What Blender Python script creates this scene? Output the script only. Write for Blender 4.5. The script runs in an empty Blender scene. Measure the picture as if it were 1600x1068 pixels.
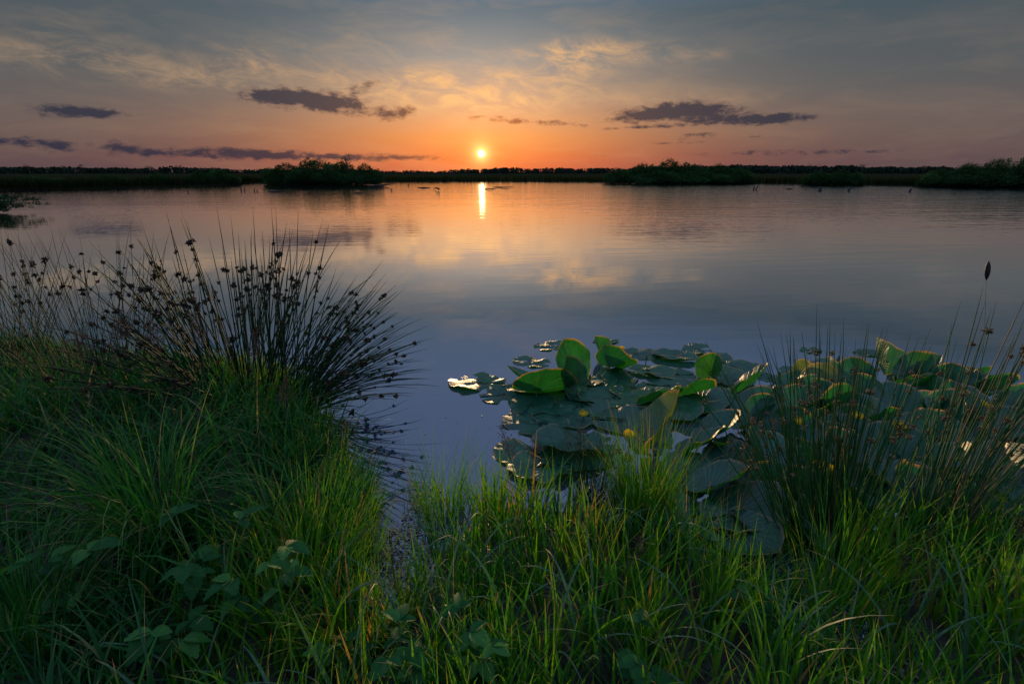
import bpy, math, random
import numpy as np
from mathutils import Vector, Matrix, Quaternion

random.seed(7)
RNG = np.random.default_rng(11)
R = math.radians
scene = bpy.context.scene
COL = scene.collection

# ------------------------------------------------------------------ camera
F_PX, PITCH, EYE = 800.0, 18.3, 1.4
cam_data = bpy.data.cameras.new('camera')
cam_data.lens = 18.0
cam_data.sensor_width = 36.0
cam_data.clip_start = 0.05
cam_data.clip_end = 6000
camera = bpy.data.objects.new('camera', cam_data)
camera.location = (0, 0, EYE)
camera.rotation_euler = (R(90 - PITCH), 0, 0)
COL.objects.link(camera)
scene.camera = camera
scene.view_settings.view_transform = 'Standard'
scene.view_settings.look = 'None'
scene.view_settings.exposure = 0
scene.view_settings.gamma = 1
scene.view_settings.use_curve_mapping = False
scene.cycles.max_bounces = 6
scene.cycles.diffuse_bounces = 3
scene.cycles.glossy_bounces = 3
scene.cycles.transmission_bounces = 4
scene.cycles.caustics_reflective = False
scene.cycles.caustics_refractive = False
scene.cycles.use_denoising = True
scene.cycles.sample_clamp_indirect = 4
scene.cycles.sample_clamp_direct = 6


def ray(px, py):
    """direction through a photograph pixel (1600 wide)"""
    c, s = math.cos(R(PITCH)), math.sin(R(PITCH))
    u, v = (px - 800) / F_PX, -(py - 534) / F_PX
    return Vector((u, c + v * s, -s + v * c))


def at(px, py, z=0.0):
    d = ray(px, py)
    k = (z - EYE) / d.z
    return Vector((d.x * k, d.y * k, z))


def at_y(px, py, Y):
    d = ray(px, py)
    k = Y / d.y
    return Vector((d.x * k, Y, EYE + d.z * k))


def azel(px, py):
    d = ray(px, py)
    return math.degrees(math.atan2(d.x, d.y)), math.degrees(math.atan2(d.z, math.hypot(d.x, d.y)))


def lin(r, g, b):
    f = lambda c: (c / 255 / 12.92) if c <= 10 else ((c / 255 + 0.055) / 1.055) ** 2.4
    return (f(r), f(g), f(b), 1)


SUN_AZ, SUN_EL = azel(752, 240)

# ------------------------------------------------------------------ world
world = bpy.data.worlds.new('World')
scene.world = world
world.use_nodes = True
nt = world.node_tree
nt.nodes.clear()


class NB:
    def __init__(self, tree):
        self.t = tree

    def n(self, kind, **kw):
        o = self.t.nodes.new(kind)
        for k, v in kw.items():
            setattr(o, k, v)
        return o

    def put(self, sock, v):
        if isinstance(v, bpy.types.NodeSocket):
            self.t.links.new(v, sock)
        else:
            sock.default_value = v

    def m(self, op, a, b=None, c=None, clamp=False):
        o = self.n('ShaderNodeMath', operation=op, use_clamp=clamp)
        self.put(o.inputs[0], a)
        if b is not None: self.put(o.inputs[1], b)
        if c is not None: self.put(o.inputs[2], c)
        return o.outputs[0]

    def v(self, op, a, b=None):
        o = self.n('ShaderNodeVectorMath', operation=op)
        self.put(o.inputs[0], a)
        if b is not None: self.put(o.inputs[1], b)
        return o.outputs['Value'] if op in ('LENGTH', 'DOT_PRODUCT', 'DISTANCE') else o.outputs[0]

    def mr(self, x, a, b, c=0.0, d=1.0, kind='LINEAR'):
        o = self.n('ShaderNodeMapRange', interpolation_type=kind)
        for i, q in enumerate((x, a, b, c, d)): self.put(o.inputs[i], q)
        return o.outputs[0]

    def mix(self, f, a, b, blend='MIX'):
        o = self.n('ShaderNodeMix', data_type='RGBA', blend_type=blend)
        self.put(o.inputs[0], f)
        self.put(o.inputs[6], a)
        self.put(o.inputs[7], b)
        return o.outputs[2]

    def ramp(self, x, stops, interp='LINEAR'):
        o = self.n('ShaderNodeValToRGB')
        e = o.color_ramp.elements
        o.color_ramp.interpolation = interp
        e[0].position, e[0].color = stops[0]
        e[1].position, e[1].color = stops[-1]
        for p, c in stops[1:-1]:
            q = e.new(p)
            q.color = c
        self.put(o.inputs[0], x)
        return o.outputs[0]

    def noise(self, vec, scale, detail=4, rough=0.5, dist=0.0):
        o = self.n('ShaderNodeTexNoise')
        self.put(o.inputs['Vector'], vec)
        o.inputs['Scale'].default_value = scale
        o.inputs['Detail'].default_value = detail
        o.inputs['Roughness'].default_value = rough
        o.inputs['Distortion'].default_value = dist
        return o.outputs[0]

    def comb(self, x, y, z=0.0):
        o = self.n('ShaderNodeCombineXYZ')
        for i, q in enumerate((x, y, z)): self.put(o.inputs[i], q)
        return o.outputs[0]


B = NB(nt)
tc = B.n('ShaderNodeTexCoord')
D = B.v('NORMALIZE', tc.outputs['Generated'])
sp = B.n('ShaderNodeSeparateXYZ')
nt.links.new(D, sp.inputs[0])
az = B.m('MULTIPLY', B.m('ARCTAN2', sp.outputs[0], sp.outputs[1]), 57.2958)
el = B.m('MULTIPLY', B.m('ARCSINE', sp.outputs[2]), 57.2958)
ela = B.m('ABSOLUTE', el)
E = lambda deg: max(0.0, min(1.0, (deg / 90.0) ** 0.5))
elr = B.m('POWER', B.m('DIVIDE', ela, 90.0), 0.5)
away = B.ramp(elr, [(0.0, lin(84, 70, 76)), (E(1.5), lin(96, 79, 82)), (E(4), lin(104, 91, 90)), (E(8), lin(86, 90, 94)),
                    (E(14), lin(66, 83, 93)), (E(22), lin(110, 136, 176)), (E(34), lin(142, 168, 216)),
                    (E(55), lin(168, 194, 240)), (1.0, lin(175, 202, 246))])
near = B.ramp(elr, [(0.0, lin(218, 100, 72)), (E(1.5), lin(242, 120, 68)), (E(3.4), lin(244, 150, 84)), (E(5.2), lin(234, 164, 114)),
                    (E(7.5), lin(200, 164, 138)), (E(10.5), lin(150, 150, 148)), (E(15), lin(90, 113, 127)),
                    (E(22), lin(118, 142, 180)), (E(34), lin(144, 170, 216)), (E(55), lin(168, 194, 240)), (1.0, lin(175, 202, 246))])
daz = B.m('SUBTRACT', az, SUN_AZ)
w1 = B.m('EXPONENT', B.m('MULTIPLY', B.m('POWER', B.m('ABSOLUTE', B.m('DIVIDE', daz, 17.5)), 1.8), -1.0))
w = B.m('MULTIPLY', w1, 1.0)
sky = B.mix(w, away, near)
# sun halo
sv = Vector((math.sin(R(SUN_AZ)) * math.cos(R(SUN_EL)), math.cos(R(SUN_AZ)) * math.cos(R(SUN_EL)), math.sin(R(SUN_EL))))
dot = B.v('DOT_PRODUCT', D, tuple(sv))
ang = B.m('MULTIPLY', B.m('ARCCOSINE', B.m('MINIMUM', dot, 1.0)), 57.2958)

pv = B.comb(az, el)
# wispy high cloud, lit from below
cirrus = [  # px, py, half width, half height, strength
    (60, 85, 130, 26, .6), (190, 100, 120, 26, .75), (270, 122, 60, 14, .5), (375, 100, 60, 26, .85), (350, 128, 55, 14, .5),
    (470, 110, 70, 22, .45), (640, 135, 110, 22, .9), (560, 150, 60, 12, .6), (740, 155, 110, 22, .8), (700, 120, 90, 18, .4),
    (910, 95, 60, 22, .6), (870, 82, 70, 16, .3), (960, 78, 90, 16, .6), (860, 115, 60, 18, .6), (900, 140, 90, 20, .5), (1050, 90, 90, 10, .5),
    (1030, 155, 100, 12, .5), (1130, 160, 60, 8, .5), (560, 70, 120, 20, .25), (100, 40, 90, 30, .3), (800, 165, 60, 14, .5)]
dark = [
    (462, 153, 62, 17, 1.25), (418, 149, 34, 9, 1.0), (502, 163, 26, 12, 1.0), (541, 164, 30, 14, 1.15), (565, 138, 24, 9, .62), (580, 128, 16, 6, .5),
    (608, 177, 34, 12, 1.05), (640, 171, 16, 7, .8), (108, 174, 58, 11, 1.15), (150, 178, 45, 7, .75), (30, 222, 66, 8, .9), (90, 232, 36, 9, .7),
    (182, 232, 34, 13, .9), (240, 238, 45, 6, .8), (350, 238, 80, 9, .95), (440, 243, 90, 8, .95), (560, 245, 75, 6, .85), (655, 246, 62, 5, .9),
    (745, 184, 15, 6, .72), (792, 189, 27, 6, .8), (848, 191, 44, 5, .75), (780, 182, 12, 3, .5), (905, 195, 30, 3, .5),
    (1000, 183, 58, 10, 1.05), (1050, 171, 62, 11, 1.15), (1100, 174, 62, 12, 1.05), (1150, 188, 90, 8, 1.05), (1215, 184, 52, 7, 1.0),
    (1010, 199, 72, 3, .85), (1070, 214, 24, 6, .6), (1110, 211, 22, 6, .6), (1184, 212, 20, 3, .5), (1050, 224, 55, 3, .55),
    (1190, 240, 150, 6, .5), (1340, 236, 120, 5, .35), (940, 243, 80, 3, .3)]


def blobfield(items, vec, sharp=-0.9):
    acc = None
    for (px, py, wx, wy, a) in items:
        a0, e0 = azel(px, py)
        a1, _ = azel(px + wx, py)
        _, e1 = azel(px, py - wy)
        d = B.v('MULTIPLY', B.v('SUBTRACT', vec, (a0, e0, 0)), (1 / abs(a1 - a0), 1 / abs(e1 - e0), 0))
        l2 = B.v('DOT_PRODUCT', d, d)
        f = B.m('MULTIPLY', B.m('EXPONENT', B.m('MULTIPLY', l2, sharp)), a)
        acc = f if acc is None else B.m('ADD', acc, f)
    return acc


warp_n = B.n('ShaderNodeTexNoise')
B.put(warp_n.inputs['Vector'], B.v('MULTIPLY', pv, (0.18, 0.5, 1)))
warp_n.inputs['Scale'].default_value = 1.0
warp_n.inputs['Detail'].default_value = 3
wv = B.v('SUBTRACT', warp_n.outputs[1], (0.5, 0.5, 0.5))
pvw = B.v('ADD', pv, B.v('MULTIPLY', wv, (3.2, 1.2, 0)))
cn = B.noise(B.comb(B.m('ADD', B.m('MULTIPLY', az, .23), B.m('MULTIPLY', el, .10)), B.m('ADD', B.m('MULTIPLY', el, .62), B.m('MULTIPLY', az, .03))), 1.0, 9, 0.68, 0.55)
cf = blobfield(cirrus, pvw)
cm = B.m('MULTIPLY', B.m('MINIMUM', cf, 1.1), B.mr(cn, 0.36, 0.70, 0.0, 1.0, 'SMOOTHSTEP'))
faint = B.m('MULTIPLY', B.mr(B.noise(B.v('MULTIPLY', pvw, (0.09, 0.42, 1)), 1.0, 5, 0.6, 0.5), 0.46, 0.78), B.mr(el, 26, 8, 0.0, 0.26))
cm = B.m('ADD', cm, faint)
sky = B.mix(B.m('MULTIPLY', cm, B.m('ADD', 0.62, B.m('MULTIPLY', w1, 0.5))), sky,
            B.mix(w1, lin(176, 146, 116), lin(250, 192, 130)))
# low grey evening cloud
fn = B.noise(B.v('MULTIPLY', pv, (0.75, 1.6, 1)), 1.0, 8, 0.66, 0.2)
pvd = B.v('ADD', pv, B.v('MULTIPLY', wv, (1.6, 0.5, 0)))
df = blobfield(dark, pvd, -1.0)
dmask = B.mr(B.m('ADD', df, B.m('MULTIPLY', B.m('SUBTRACT', fn, 0.5), 3.0)), 0.18, 1.15, 0.0, 1.0, 'SMOOTHSTEP')
dmask = B.m('MULTIPLY', dmask, B.mr(df, 0.08, 0.45))
dcol = B.mix(B.m('EXPONENT', B.m('MULTIPLY', B.m('POWER', B.m('DIVIDE', ang, 6.5), 2.0), -1.0)), lin(30, 42, 66), lin(180, 86, 54))
sky = B.mix(B.m('MULTIPLY', dmask, 0.92), sky, dcol)
lit = B.m('MULTIPLY', B.m('MULTIPLY', B.m('MULTIPLY', dmask, B.m('SUBTRACT', 1.0, dmask)), w1), 0.42)
sky = B.mix(lit, sky, lin(255, 176, 110))
# halo and disc
h1 = B.m('MULTIPLY', B.m('EXPONENT', B.m('MULTIPLY', ang, -1 / 3.2)), 0.30)
h2 = B.m('MULTIPLY', B.m('EXPONENT', B.m('MULTIPLY', ang, -1 / 0.5)), 2.6)
hal = B.mix(1.0, B.mix(1.0, lin(255, 160, 50), B.comb(h1, h1, h1), 'MULTIPLY'),
            B.mix(1.0, (1.0, 0.62, 0.2, 1), B.comb(h2, h2, h2), 'MULTIPLY'), 'ADD')
sky = B.mix(1.0, sky, hal, 'ADD')
disc = B.mr(ang, 0.24, 0.34, 30.0, 0.0)
sky = B.mix(1.0, sky, B.mix(1.0, (1.0, 0.72, 0.34, 1), B.comb(disc, disc, disc), 'MULTIPLY'), 'ADD')
nish = B.n('ShaderNodeTexSky')
nish.sky_type = 'NISHITA'
nish.sun_disc = False
nish.sun_elevation = R(SUN_EL)
nish.sun_rotation = R(SUN_AZ)
nish.dust_density = 2.0
bg1 = B.n('ShaderNodeBackground')
B.put(bg1.inputs[0], sky)
bg1.inputs[1].default_value = 0.95
bg2 = B.n('ShaderNodeBackground')
B.put(bg2.inputs[0], nish.outputs[0])
bg2.inputs[1].default_value = 0.006
ad = B.n('ShaderNodeAddShader')
nt.links.new(bg1.outputs[0], ad.inputs[0])
nt.links.new(bg2.outputs[0], ad.inputs[1])
wo = B.n('ShaderNodeOutputWorld')
nt.links.new(ad.outputs[0], wo.inputs[0])

# ------------------------------------------------------------------ sun lamp
sl = bpy.data.lights.new('sun', 'SUN')
sl.energy = 3.0
sl.angle = R(0.6)
sl.color = (1.0, 0.64, 0.31)
sun = bpy.data.objects.new('sun', sl)
sun.rotation_euler = sv.to_track_quat('Z', 'Y').to_euler()
COL.objects.link(sun)


# ================================================================== helpers
def tag(o, label=None, cat=None, group=None, kind=None):
    if label: o['label'] = label
    if cat: o['category'] = cat
    if group: o['group'] = group
    if kind: o['kind'] = kind
    return o


def empty(name, loc, label=None, cat=None, group=None, rz=0):
    o = bpy.data.objects.new(name, None)
    o.empty_display_size = 0.05
    o.location = loc
    o.rotation_euler = (0, 0, rz)
    COL.objects.link(o)
    return tag(o, label, cat, group)


def link(name, mesh, parent=None):
    o = bpy.data.objects.new(name, mesh)
    COL.objects.link(o)
    if parent: o.parent = parent
    return o


def np_mesh(name, verts, faces, mat, attrs=None, smooth=True):
    """verts (n,3), faces (m,k) with equal k"""
    verts = np.asarray(verts, dtype=np.float32)
    faces = np.asarray(faces, dtype=np.int32)
    me = bpy.data.meshes.new(name)
    me.vertices.add(len(verts))
    me.vertices.foreach_set('co', verts.ravel())
    m, k = faces.shape
    me.loops.add(m * k)
    me.loops.foreach_set('vertex_index', faces.ravel())
    me.polygons.add(m)
    me.polygons.foreach_set('loop_start', np.arange(0, m * k, k, dtype=np.int32))
    me.polygons.foreach_set('loop_total', np.full(m, k, dtype=np.int32))
    if smooth:
        me.polygons.foreach_set('use_smooth', np.ones(m, dtype=bool))
    for nme, arr in (attrs or {}).items():
        a = me.attributes.new(nme, 'FLOAT', 'POINT')
        a.data.foreach_set('value', np.asarray(arr, dtype=np.float32).ravel())
    me.update(calc_edges=True)
    me.materials.append(mat)
    return me


def tube(path, radii, sides=5):
    """verts, quad faces for a tube through points; closed at both ends by collapsing"""
    P = [Vector(p) for p in path]
    V, Fc = [], []
    up = Vector((0.13, 0.31, 0.94)).normalized()
    for i, p in enumerate(P):
        t = (P[min(i + 1, len(P) - 1)] - P[max(i - 1, 0)])
        t = t.normalized() if t.length > 1e-9 else Vector((0, 0, 1))
        a = t.cross(up)
        if a.length < 0.05: a = t.cross(Vector((1, 0, 0)))
        a.normalize()
        b = t.cross(a)
        for k in range(sides):
            q = 2 * math.pi * k / sides
            V.append(p + (a * math.cos(q) + b * math.sin(q)) * radii[i])
    for i in range(len(P) - 1):
        for k in range(sides):
            k2 = (k + 1) % sides
            Fc.append((i * sides + k, i * sides + k2, (i + 1) * sides + k2, (i + 1) * sides + k))
    return [tuple(v) for v in V], Fc


class Acc:
    """collects quads into one mesh"""
    def __init__(self):
        self.V, self.F, self.A = [], [], {}

    def add(self, V, Fc, **attrs):
        o = len(self.V)
        self.V.extend([tuple(v) for v in V])
        self.F.extend([tuple(i + o for i in f) for f in Fc])
        for k, v in attrs.items():
            self.A.setdefault(k, []).extend(v if hasattr(v, '__len__') else [v] * len(V))

    def mesh(self, name, mat, smooth=True):
        F4 = [f if len(f) == 4 else (f + (f[2],)) for f in self.F]
        if any(len(f) == 3 for f in self.F):
            me = bpy.data.meshes.new(name)
            me.from_pydata(self.V, [], self.F)
            for nme, arr in self.A.items():
                a = me.attributes.new(nme, 'FLOAT', 'POINT')
                a.data.foreach_set('value', np.asarray(arr, dtype=np.float32))
            for p in me.polygons: p.use_smooth = smooth
            me.materials.append(mat)
            return me
        return np_mesh(name, self.V, F4, mat, self.A, smooth)


# ================================================================== materials
def new_mat(name):
    m = bpy.data.materials.new(name)
    m.use_nodes = True
    m.node_tree.nodes.clear()
    b = NB(m.node_tree)
    out = b.n('ShaderNodeOutputMaterial')
    return m, b, out


def attr(b, name):
    a = b.n('ShaderNodeAttribute', attribute_name=name)
    return a.outputs['Fac']


def leafy(name, stops, tip=None, transl=0.45, rough=0.5, tcol=(1.25, 1.3, 0.55, 1), spec=0.4, tip_at=(0.8, 1.0)):
    """blades and leaves: colour by per-piece tint, dried tips, light comes through"""
    m, b, out = new_mat(name)
    t = attr(b, 'tint')
    c = b.ramp(t, stops)
    nz = b.noise(b.n('ShaderNodeNewGeometry').outputs['Position'], 35, 3, 0.6)
    c = b.mix(1.0, c, b.mix(nz, (0.72, 0.72, 0.72, 1), (1.25, 1.25, 1.2, 1)), 'MULTIPLY')
    if tip:
        al = attr(b, 'along')
        k = b.m('MULTIPLY', b.mr(al, tip_at[0], tip_at[1]), b.mr(b.m('FRACT', b.m('MULTIPLY', t, 13.7)), 0.45, 0.8))
        c = b.mix(k, c, tip)
    pr = b.n('ShaderNodeBsdfPrincipled')
    b.put(pr.inputs['Base Color'], c)
    pr.inputs['Roughness'].default_value = rough
    pr.inputs['Specular IOR Level'].default_value = spec
    tr = b.n('ShaderNodeBsdfTranslucent')
    b.put(tr.inputs[0], b.mix(1.0, c, tcol, 'MULTIPLY'))
    mx = b.n('ShaderNodeMixShader')
    mx.inputs[0].default_value = transl
    b.t.links.new(pr.outputs[0], mx.inputs[1])
    b.t.links.new(tr.outputs[0], mx.inputs[2])
    b.t.links.new(mx.outputs[0], out.inputs[0])
    return m


def plain(name, c1, c2, scale=8, rough=0.8, spec=0.3, bump=0.0):
    m, b, out = new_mat(name)
    pos = b.n('ShaderNodeTexCoord').outputs['Object']
    nz = b.noise(pos, scale, 5, 0.6)
    pr = b.n('ShaderNodeBsdfPrincipled')
    b.put(pr.inputs['Base Color'], b.mix(b.mr(nz, 0.3, 0.7), c1, c2))
    pr.inputs['Roughness'].default_value = rough
    pr.inputs['Specular IOR Level'].default_value = spec
    if bump:
        bp = b.n('ShaderNodeBump')
        bp.inputs['Distance'].default_value = bump
        b.put(bp.inputs['Height'], nz)
        b.t.links.new(bp.outputs[0], pr.inputs['Normal'])
    b.t.links.new(pr.outputs[0], out.inputs[0])
    return m


C4 = lambda r, g, b: (r, g, b, 1)
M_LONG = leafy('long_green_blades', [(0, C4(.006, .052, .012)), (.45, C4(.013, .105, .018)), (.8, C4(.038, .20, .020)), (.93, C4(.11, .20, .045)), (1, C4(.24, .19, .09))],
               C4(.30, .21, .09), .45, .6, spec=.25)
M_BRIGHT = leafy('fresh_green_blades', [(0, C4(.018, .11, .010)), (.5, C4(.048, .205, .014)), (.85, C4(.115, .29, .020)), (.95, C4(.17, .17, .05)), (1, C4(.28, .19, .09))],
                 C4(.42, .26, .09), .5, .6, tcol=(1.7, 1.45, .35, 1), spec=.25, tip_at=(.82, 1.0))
M_BROAD = leafy('broad_blue_green_blades', [(0, C4(.035, .10, .05)), (.6, C4(.05, .14, .065)), (1, C4(.08, .17, .07))], C4(.5, .30, .12), .45, tip_at=(.86, .97))
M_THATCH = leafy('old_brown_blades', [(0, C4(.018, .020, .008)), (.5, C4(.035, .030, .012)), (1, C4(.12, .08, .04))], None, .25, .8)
M_STRAW = leafy('dead_straw', [(0, C4(.16, .10, .05)), (.7, C4(.32, .20, .10)), (1, C4(.42, .30, .16))], None, .3, .8, spec=.1)
M_RUSHG = leafy('lit_rush_stem_green', [(0, C4(.020, .075, .022)), (.6, C4(.035, .13, .030)), (.8, C4(.05, .15, .03)), (.9, C4(.16, .13, .06)), (1, C4(.26, .18, .09))], C4(.16, .10, .04), .2, .65, spec=.15)  # same stem green with more light in the colour, for the right-hand clumps
M_RUSH = leafy('backlit_rush_stem_green', [(0, C4(.010, .034, .015)), (.6, C4(.016, .060, .020)), (.8, C4(.03, .07, .02)), (.9, C4(.08, .065, .03)), (1, C4(.12, .09, .05))], C4(.16, .10, .04), .12, .65, spec=.15)  # darker copy of the stem green, backlit silhouette put into the colour
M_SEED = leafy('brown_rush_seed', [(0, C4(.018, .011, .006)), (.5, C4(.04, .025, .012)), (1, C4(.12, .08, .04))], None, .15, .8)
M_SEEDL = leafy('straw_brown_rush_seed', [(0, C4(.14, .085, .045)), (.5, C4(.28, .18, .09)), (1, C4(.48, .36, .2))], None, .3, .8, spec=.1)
M_PANICLE = leafy('reddish_grass_seed', [(0, C4(.10, .045, .035)), (1, C4(.26, .13, .10))], None, .35, .8)
M_BRAMBLE = leafy('bramble_leaf_green', [(0, C4(.014, .085, .022)), (.6, C4(.024, .12, .03)), (1, C4(.07, .21, .045))], None, .4, .65, spec=.15)
M_SHRUB = leafy('willow_leaf_mass', [(0, C4(.018, .048, .018)), (.6, C4(.034, .088, .030)), (1, C4(.055, .13, .045))], None, .12, 1.0, spec=0.0)
M_FAR = leafy('far_tree_mass', [(0, C4(.018, .030, .022)), (1, C4(.030, .045, .032))], None, .05, 1.0, spec=0.0)
M_REED = leafy('marsh_reed', [(0, C4(.010, .022, .008)), (.6, C4(.018, .030, .010)), (1, C4(.045, .038, .02))], None, .25, .9, spec=0.0)
M_TINY = leafy('tiny_floating_leaf', [(0, C4(.06, .10, .05)), (.5, C4(.13, .15, .08)), (1, C4(.22, .15, .10))], None, .1, .5, spec=.3)
M_BARK = plain('dark_bark', C4(.025, .020, .016), C4(.06, .05, .04), 14, .9, .2, .01)
M_WET = plain('black_wet_wood', C4(.012, .010, .009), C4(.035, .028, .022), 20, .6, .4, .004)
M_STALK = plain('green_stalk', C4(.05, .12, .03), C4(.09, .17, .04), 20, .4, .5)
M_PETAL = leafy('yellow_sepal', [(0, C4(.70, .50, .02)), (1, C4(.85, .62, .04))], None, .4, .35, (1.1, 1.0, .4, 1))
M_STIGMA = plain('ochre_stigma', C4(.55, .38, .03), C4(.40, .25, .03), 60, .5)


def lily_material():
    m, b, out = new_mat('waxy_lily_leaf')
    t = attr(b, 'tint')
    vein = attr(b, 'vein')
    rim = attr(b, 'rim')
    base = b.ramp(t, [(0, C4(.003, .058, .036)), (.5, C4(.006, .088, .052)), (.85, C4(.014, .098, .024)), (.96, C4(.12, .14, .05)), (1, C4(.30, .16, .07))])
    obj = b.n('ShaderNodeTexCoord').outputs['Object']
    nz = b.noise(obj, 9, 5, 0.65)
    c = b.mix(1.0, base, b.mix(b.mr(nz, .3, .7), (.5, .6, .65, 1), (1.5, 1.4, 1.2, 1)), 'MULTIPLY')
    vl = b.mr(b.m('ABSOLUTE', b.m('SINE', b.m('MULTIPLY', vein, math.pi))), 0.0, 0.22, 1.0, 0.0)
    c = b.mix(b.m('MULTIPLY', vl, 0.55), c, C4(.05, .14, .06))
    # orange-brown patches along the margins, brown spots
    spot = b.m('MULTIPLY', b.mr(b.noise(obj, 22, 5, 0.75), 0.62, 0.72), 0.75)
    c = b.mix(spot, c, C4(.12, .075, .035))
    rimk = b.m('MULTIPLY', b.mr(rim, 0.93, 1.0), b.mr(b.noise(obj, 6, 3, 0.6), 0.42, 0.62))
    c = b.mix(b.m('MULTIPLY', rimk, 0.85), c, C4(.34, .20, .10))
    pr = b.n('ShaderNodeBsdfPrincipled')
    b.put(pr.inputs['Base Color'], c)
    b.put(pr.inputs['Roughness'], b.mr(nz, 0.3, 0.7, 0.36, 0.52))
    pr.inputs['Specular IOR Level'].default_value = 0.6
    bp = b.n('ShaderNodeBump')
    bp.inputs['Distance'].default_value = 0.004
    hh = b.m('ADD', b.m('MULTIPLY', vl, -0.35), b.m('MULTIPLY', b.noise(obj, 14, 4, 0.55), 1.6))
    b.put(bp.inputs['Height'], hh)
    b.t.links.new(bp.outputs[0], pr.inputs['Normal'])
    tr = b.n('ShaderNodeBsdfTranslucent')
    b.put(tr.inputs[0], b.mix(1.0, c, (4.0, 2.9, .2, 1), 'MULTIPLY'))
    mx = b.n('ShaderNodeMixShader')
    mx.inputs[0].default_value = 0.30
    b.t.links.new(pr.outputs[0], mx.inputs[1])
    b.t.links.new(tr.outputs[0], mx.inputs[2])
    b.t.links.new(mx.outputs[0], out.inputs[0])
    return m


M_LILY = lily_material()


def water_material():
    m, b, out = new_mat('pond_water')
    pos = b.n('ShaderNodeNewGeometry').outputs['Position']
    s = b.n('ShaderNodeSeparateXYZ')
    b.t.links.new(pos, s.inputs[0])
    X, Y = s.outputs[0], s.outputs[1]
    # far water ruffled, near water almost still, wind patches in between
    patch = b.noise(b.comb(b.m('MULTIPLY', X, 0.045), b.m('MULTIPLY', Y, 0.16)), 1.0, 3, 0.5)
    right = b.mr(b.m('DIVIDE', X, b.m('ADD', b.m('ABSOLUTE', Y), 1.0)), -0.15, 0.6)
    far = b.mr(Y, 7.0, 26.0)
    fine_a = b.m('MULTIPLY', b.m('ADD', 0.05, b.m('MULTIPLY', far, b.mr(patch, 0.34, 0.66, 0.35, 1.3))), b.m('ADD', 0.7, b.m('MULTIPLY', right, 0.9)))
    n1 = b.noise(b.comb(b.m('MULTIPLY', X, .65), b.m('MULTIPLY', Y, 5.0)), 1.0, 3, 0.55)
    n1 = b.m('MULTIPLY', n1, b.m('MULTIPLY', fine_a, 0.009))
    # long low ripples crossing the middle distance
    u = b.m('ADD', b.m('MULTIPLY', X, -0.16), b.m('MULTIPLY', Y, 1.0))
    n2 = b.noise(b.comb(b.m('MULTIPLY', X, 0.45), b.m('MULTIPLY', u, 2.6)), 1.0, 2, 0.45)
    mid = b.m('MULTIPLY', b.mr(Y, 3.4, 9.0), b.mr(patch, 0.38, 0.6, 0.25, 1.0))
    n2 = b.m('MULTIPLY', n2, b.m('MULTIPLY', b.m('MULTIPLY', mid, b.m('ADD', 0.15, right)), 0.0065))
    n3 = b.m('MULTIPLY', b.noise(b.comb(b.m('MULTIPLY', X, .7), b.m('MULTIPLY', Y, 1.3)), 1.0, 2, 0.4), 0.0014)
    n4 = b.noise(b.comb(b.m('MULTIPLY', X, .30), b.m('MULTIPLY', Y, .95)), 1.0, 4, 0.65)
    n4 = b.m('MULTIPLY', n4, b.m('MULTIPLY', b.mr(Y, 9.0, 36.0), b.m('MULTIPLY', b.m('ADD', .3, b.m('MULTIPLY', right, 1.5)), 0.055)))
    n5 = b.m('MULTIPLY', b.noise(b.comb(b.m('MULTIPLY', X, 2.8), b.m('MULTIPLY', Y, 3.4)), 1.0, 2, 0.5), b.m('MULTIPLY', b.mr(Y, 9.0, 40.0), 0.0115))
    n3 = b.m('ADD', b.m('ADD', n3, n5), n4)
    bp = b.n('ShaderNodeBump')
    bp.inputs['Strength'].default_value = 1.0
    bp.inputs['Distance'].default_value = 1.0
    b.put(bp.inputs['Height'], b.m('ADD', n1, b.m('ADD', n2, n3)))
    gl = b.n('ShaderNodeBsdfGlossy')
    gl.inputs['Color'].default_value = (0.98, 0.99, 1.0, 1)
    b.put(gl.inputs['Roughness'], b.mr(Y, 12.0, 60.0, 0.008, 0.042))
    b.t.links.new(bp.outputs[0], gl.inputs['Normal'])
    df_ = b.n('ShaderNodeBsdfDiffuse')
    df_.inputs['Color'].default_value = (.018, .034, .062, 1)
    fr = b.n('ShaderNodeFresnel')
    fr.inputs['IOR'].default_value = 2.3
    mx = b.n('ShaderNodeMixShader')
    b.put(mx.inputs[0], b.mr(fr.outputs[0], 0.155, 0.49, 0.115, 0.98))
    b.t.links.new(df_.outputs[0], mx.inputs[1])
    b.t.links.new(gl.outputs[0], mx.inputs[2])
    b.t.links.new(mx.outputs[0], out.inputs[0])
    return m


M_WATER = water_material()


def mud_material():
    m, b, out = new_mat('wet_bank_soil')
    pos = b.n('ShaderNodeNewGeometry').outputs['Position']
    a = b.noise(pos, 9, 6, 0.65)
    c = b.noise(pos, 45, 4, 0.6)
    pr = b.n('ShaderNodeBsdfPrincipled')
    col = b.mix(b.mr(a, .35, .65), C4(.012, .011, .007), C4(.032, .028, .016))
    col = b.mix(b.mr(c, .55, .75), col, C4(.03, .045, .015))
    b.put(pr.inputs['Base Color'], col)
    b.put(pr.inputs['Roughness'], b.mr(a, .4, .6, .35, .8))
    bp = b.n('ShaderNodeBump')
    bp.inputs['Distance'].default_value = 0.02
    b.put(bp.inputs['Height'], b.m('ADD', a, c))
    b.t.links.new(bp.outputs[0], pr.inputs['Normal'])
    b.t.links.new(pr.outputs[0], out.inputs[0])
    return m


M_MUD = mud_material()
M_LAND = plain('far_marsh_ground', C4(.012, .016, .007), C4(.026, .025, .013), .03, 1.0, 0.0)

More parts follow.
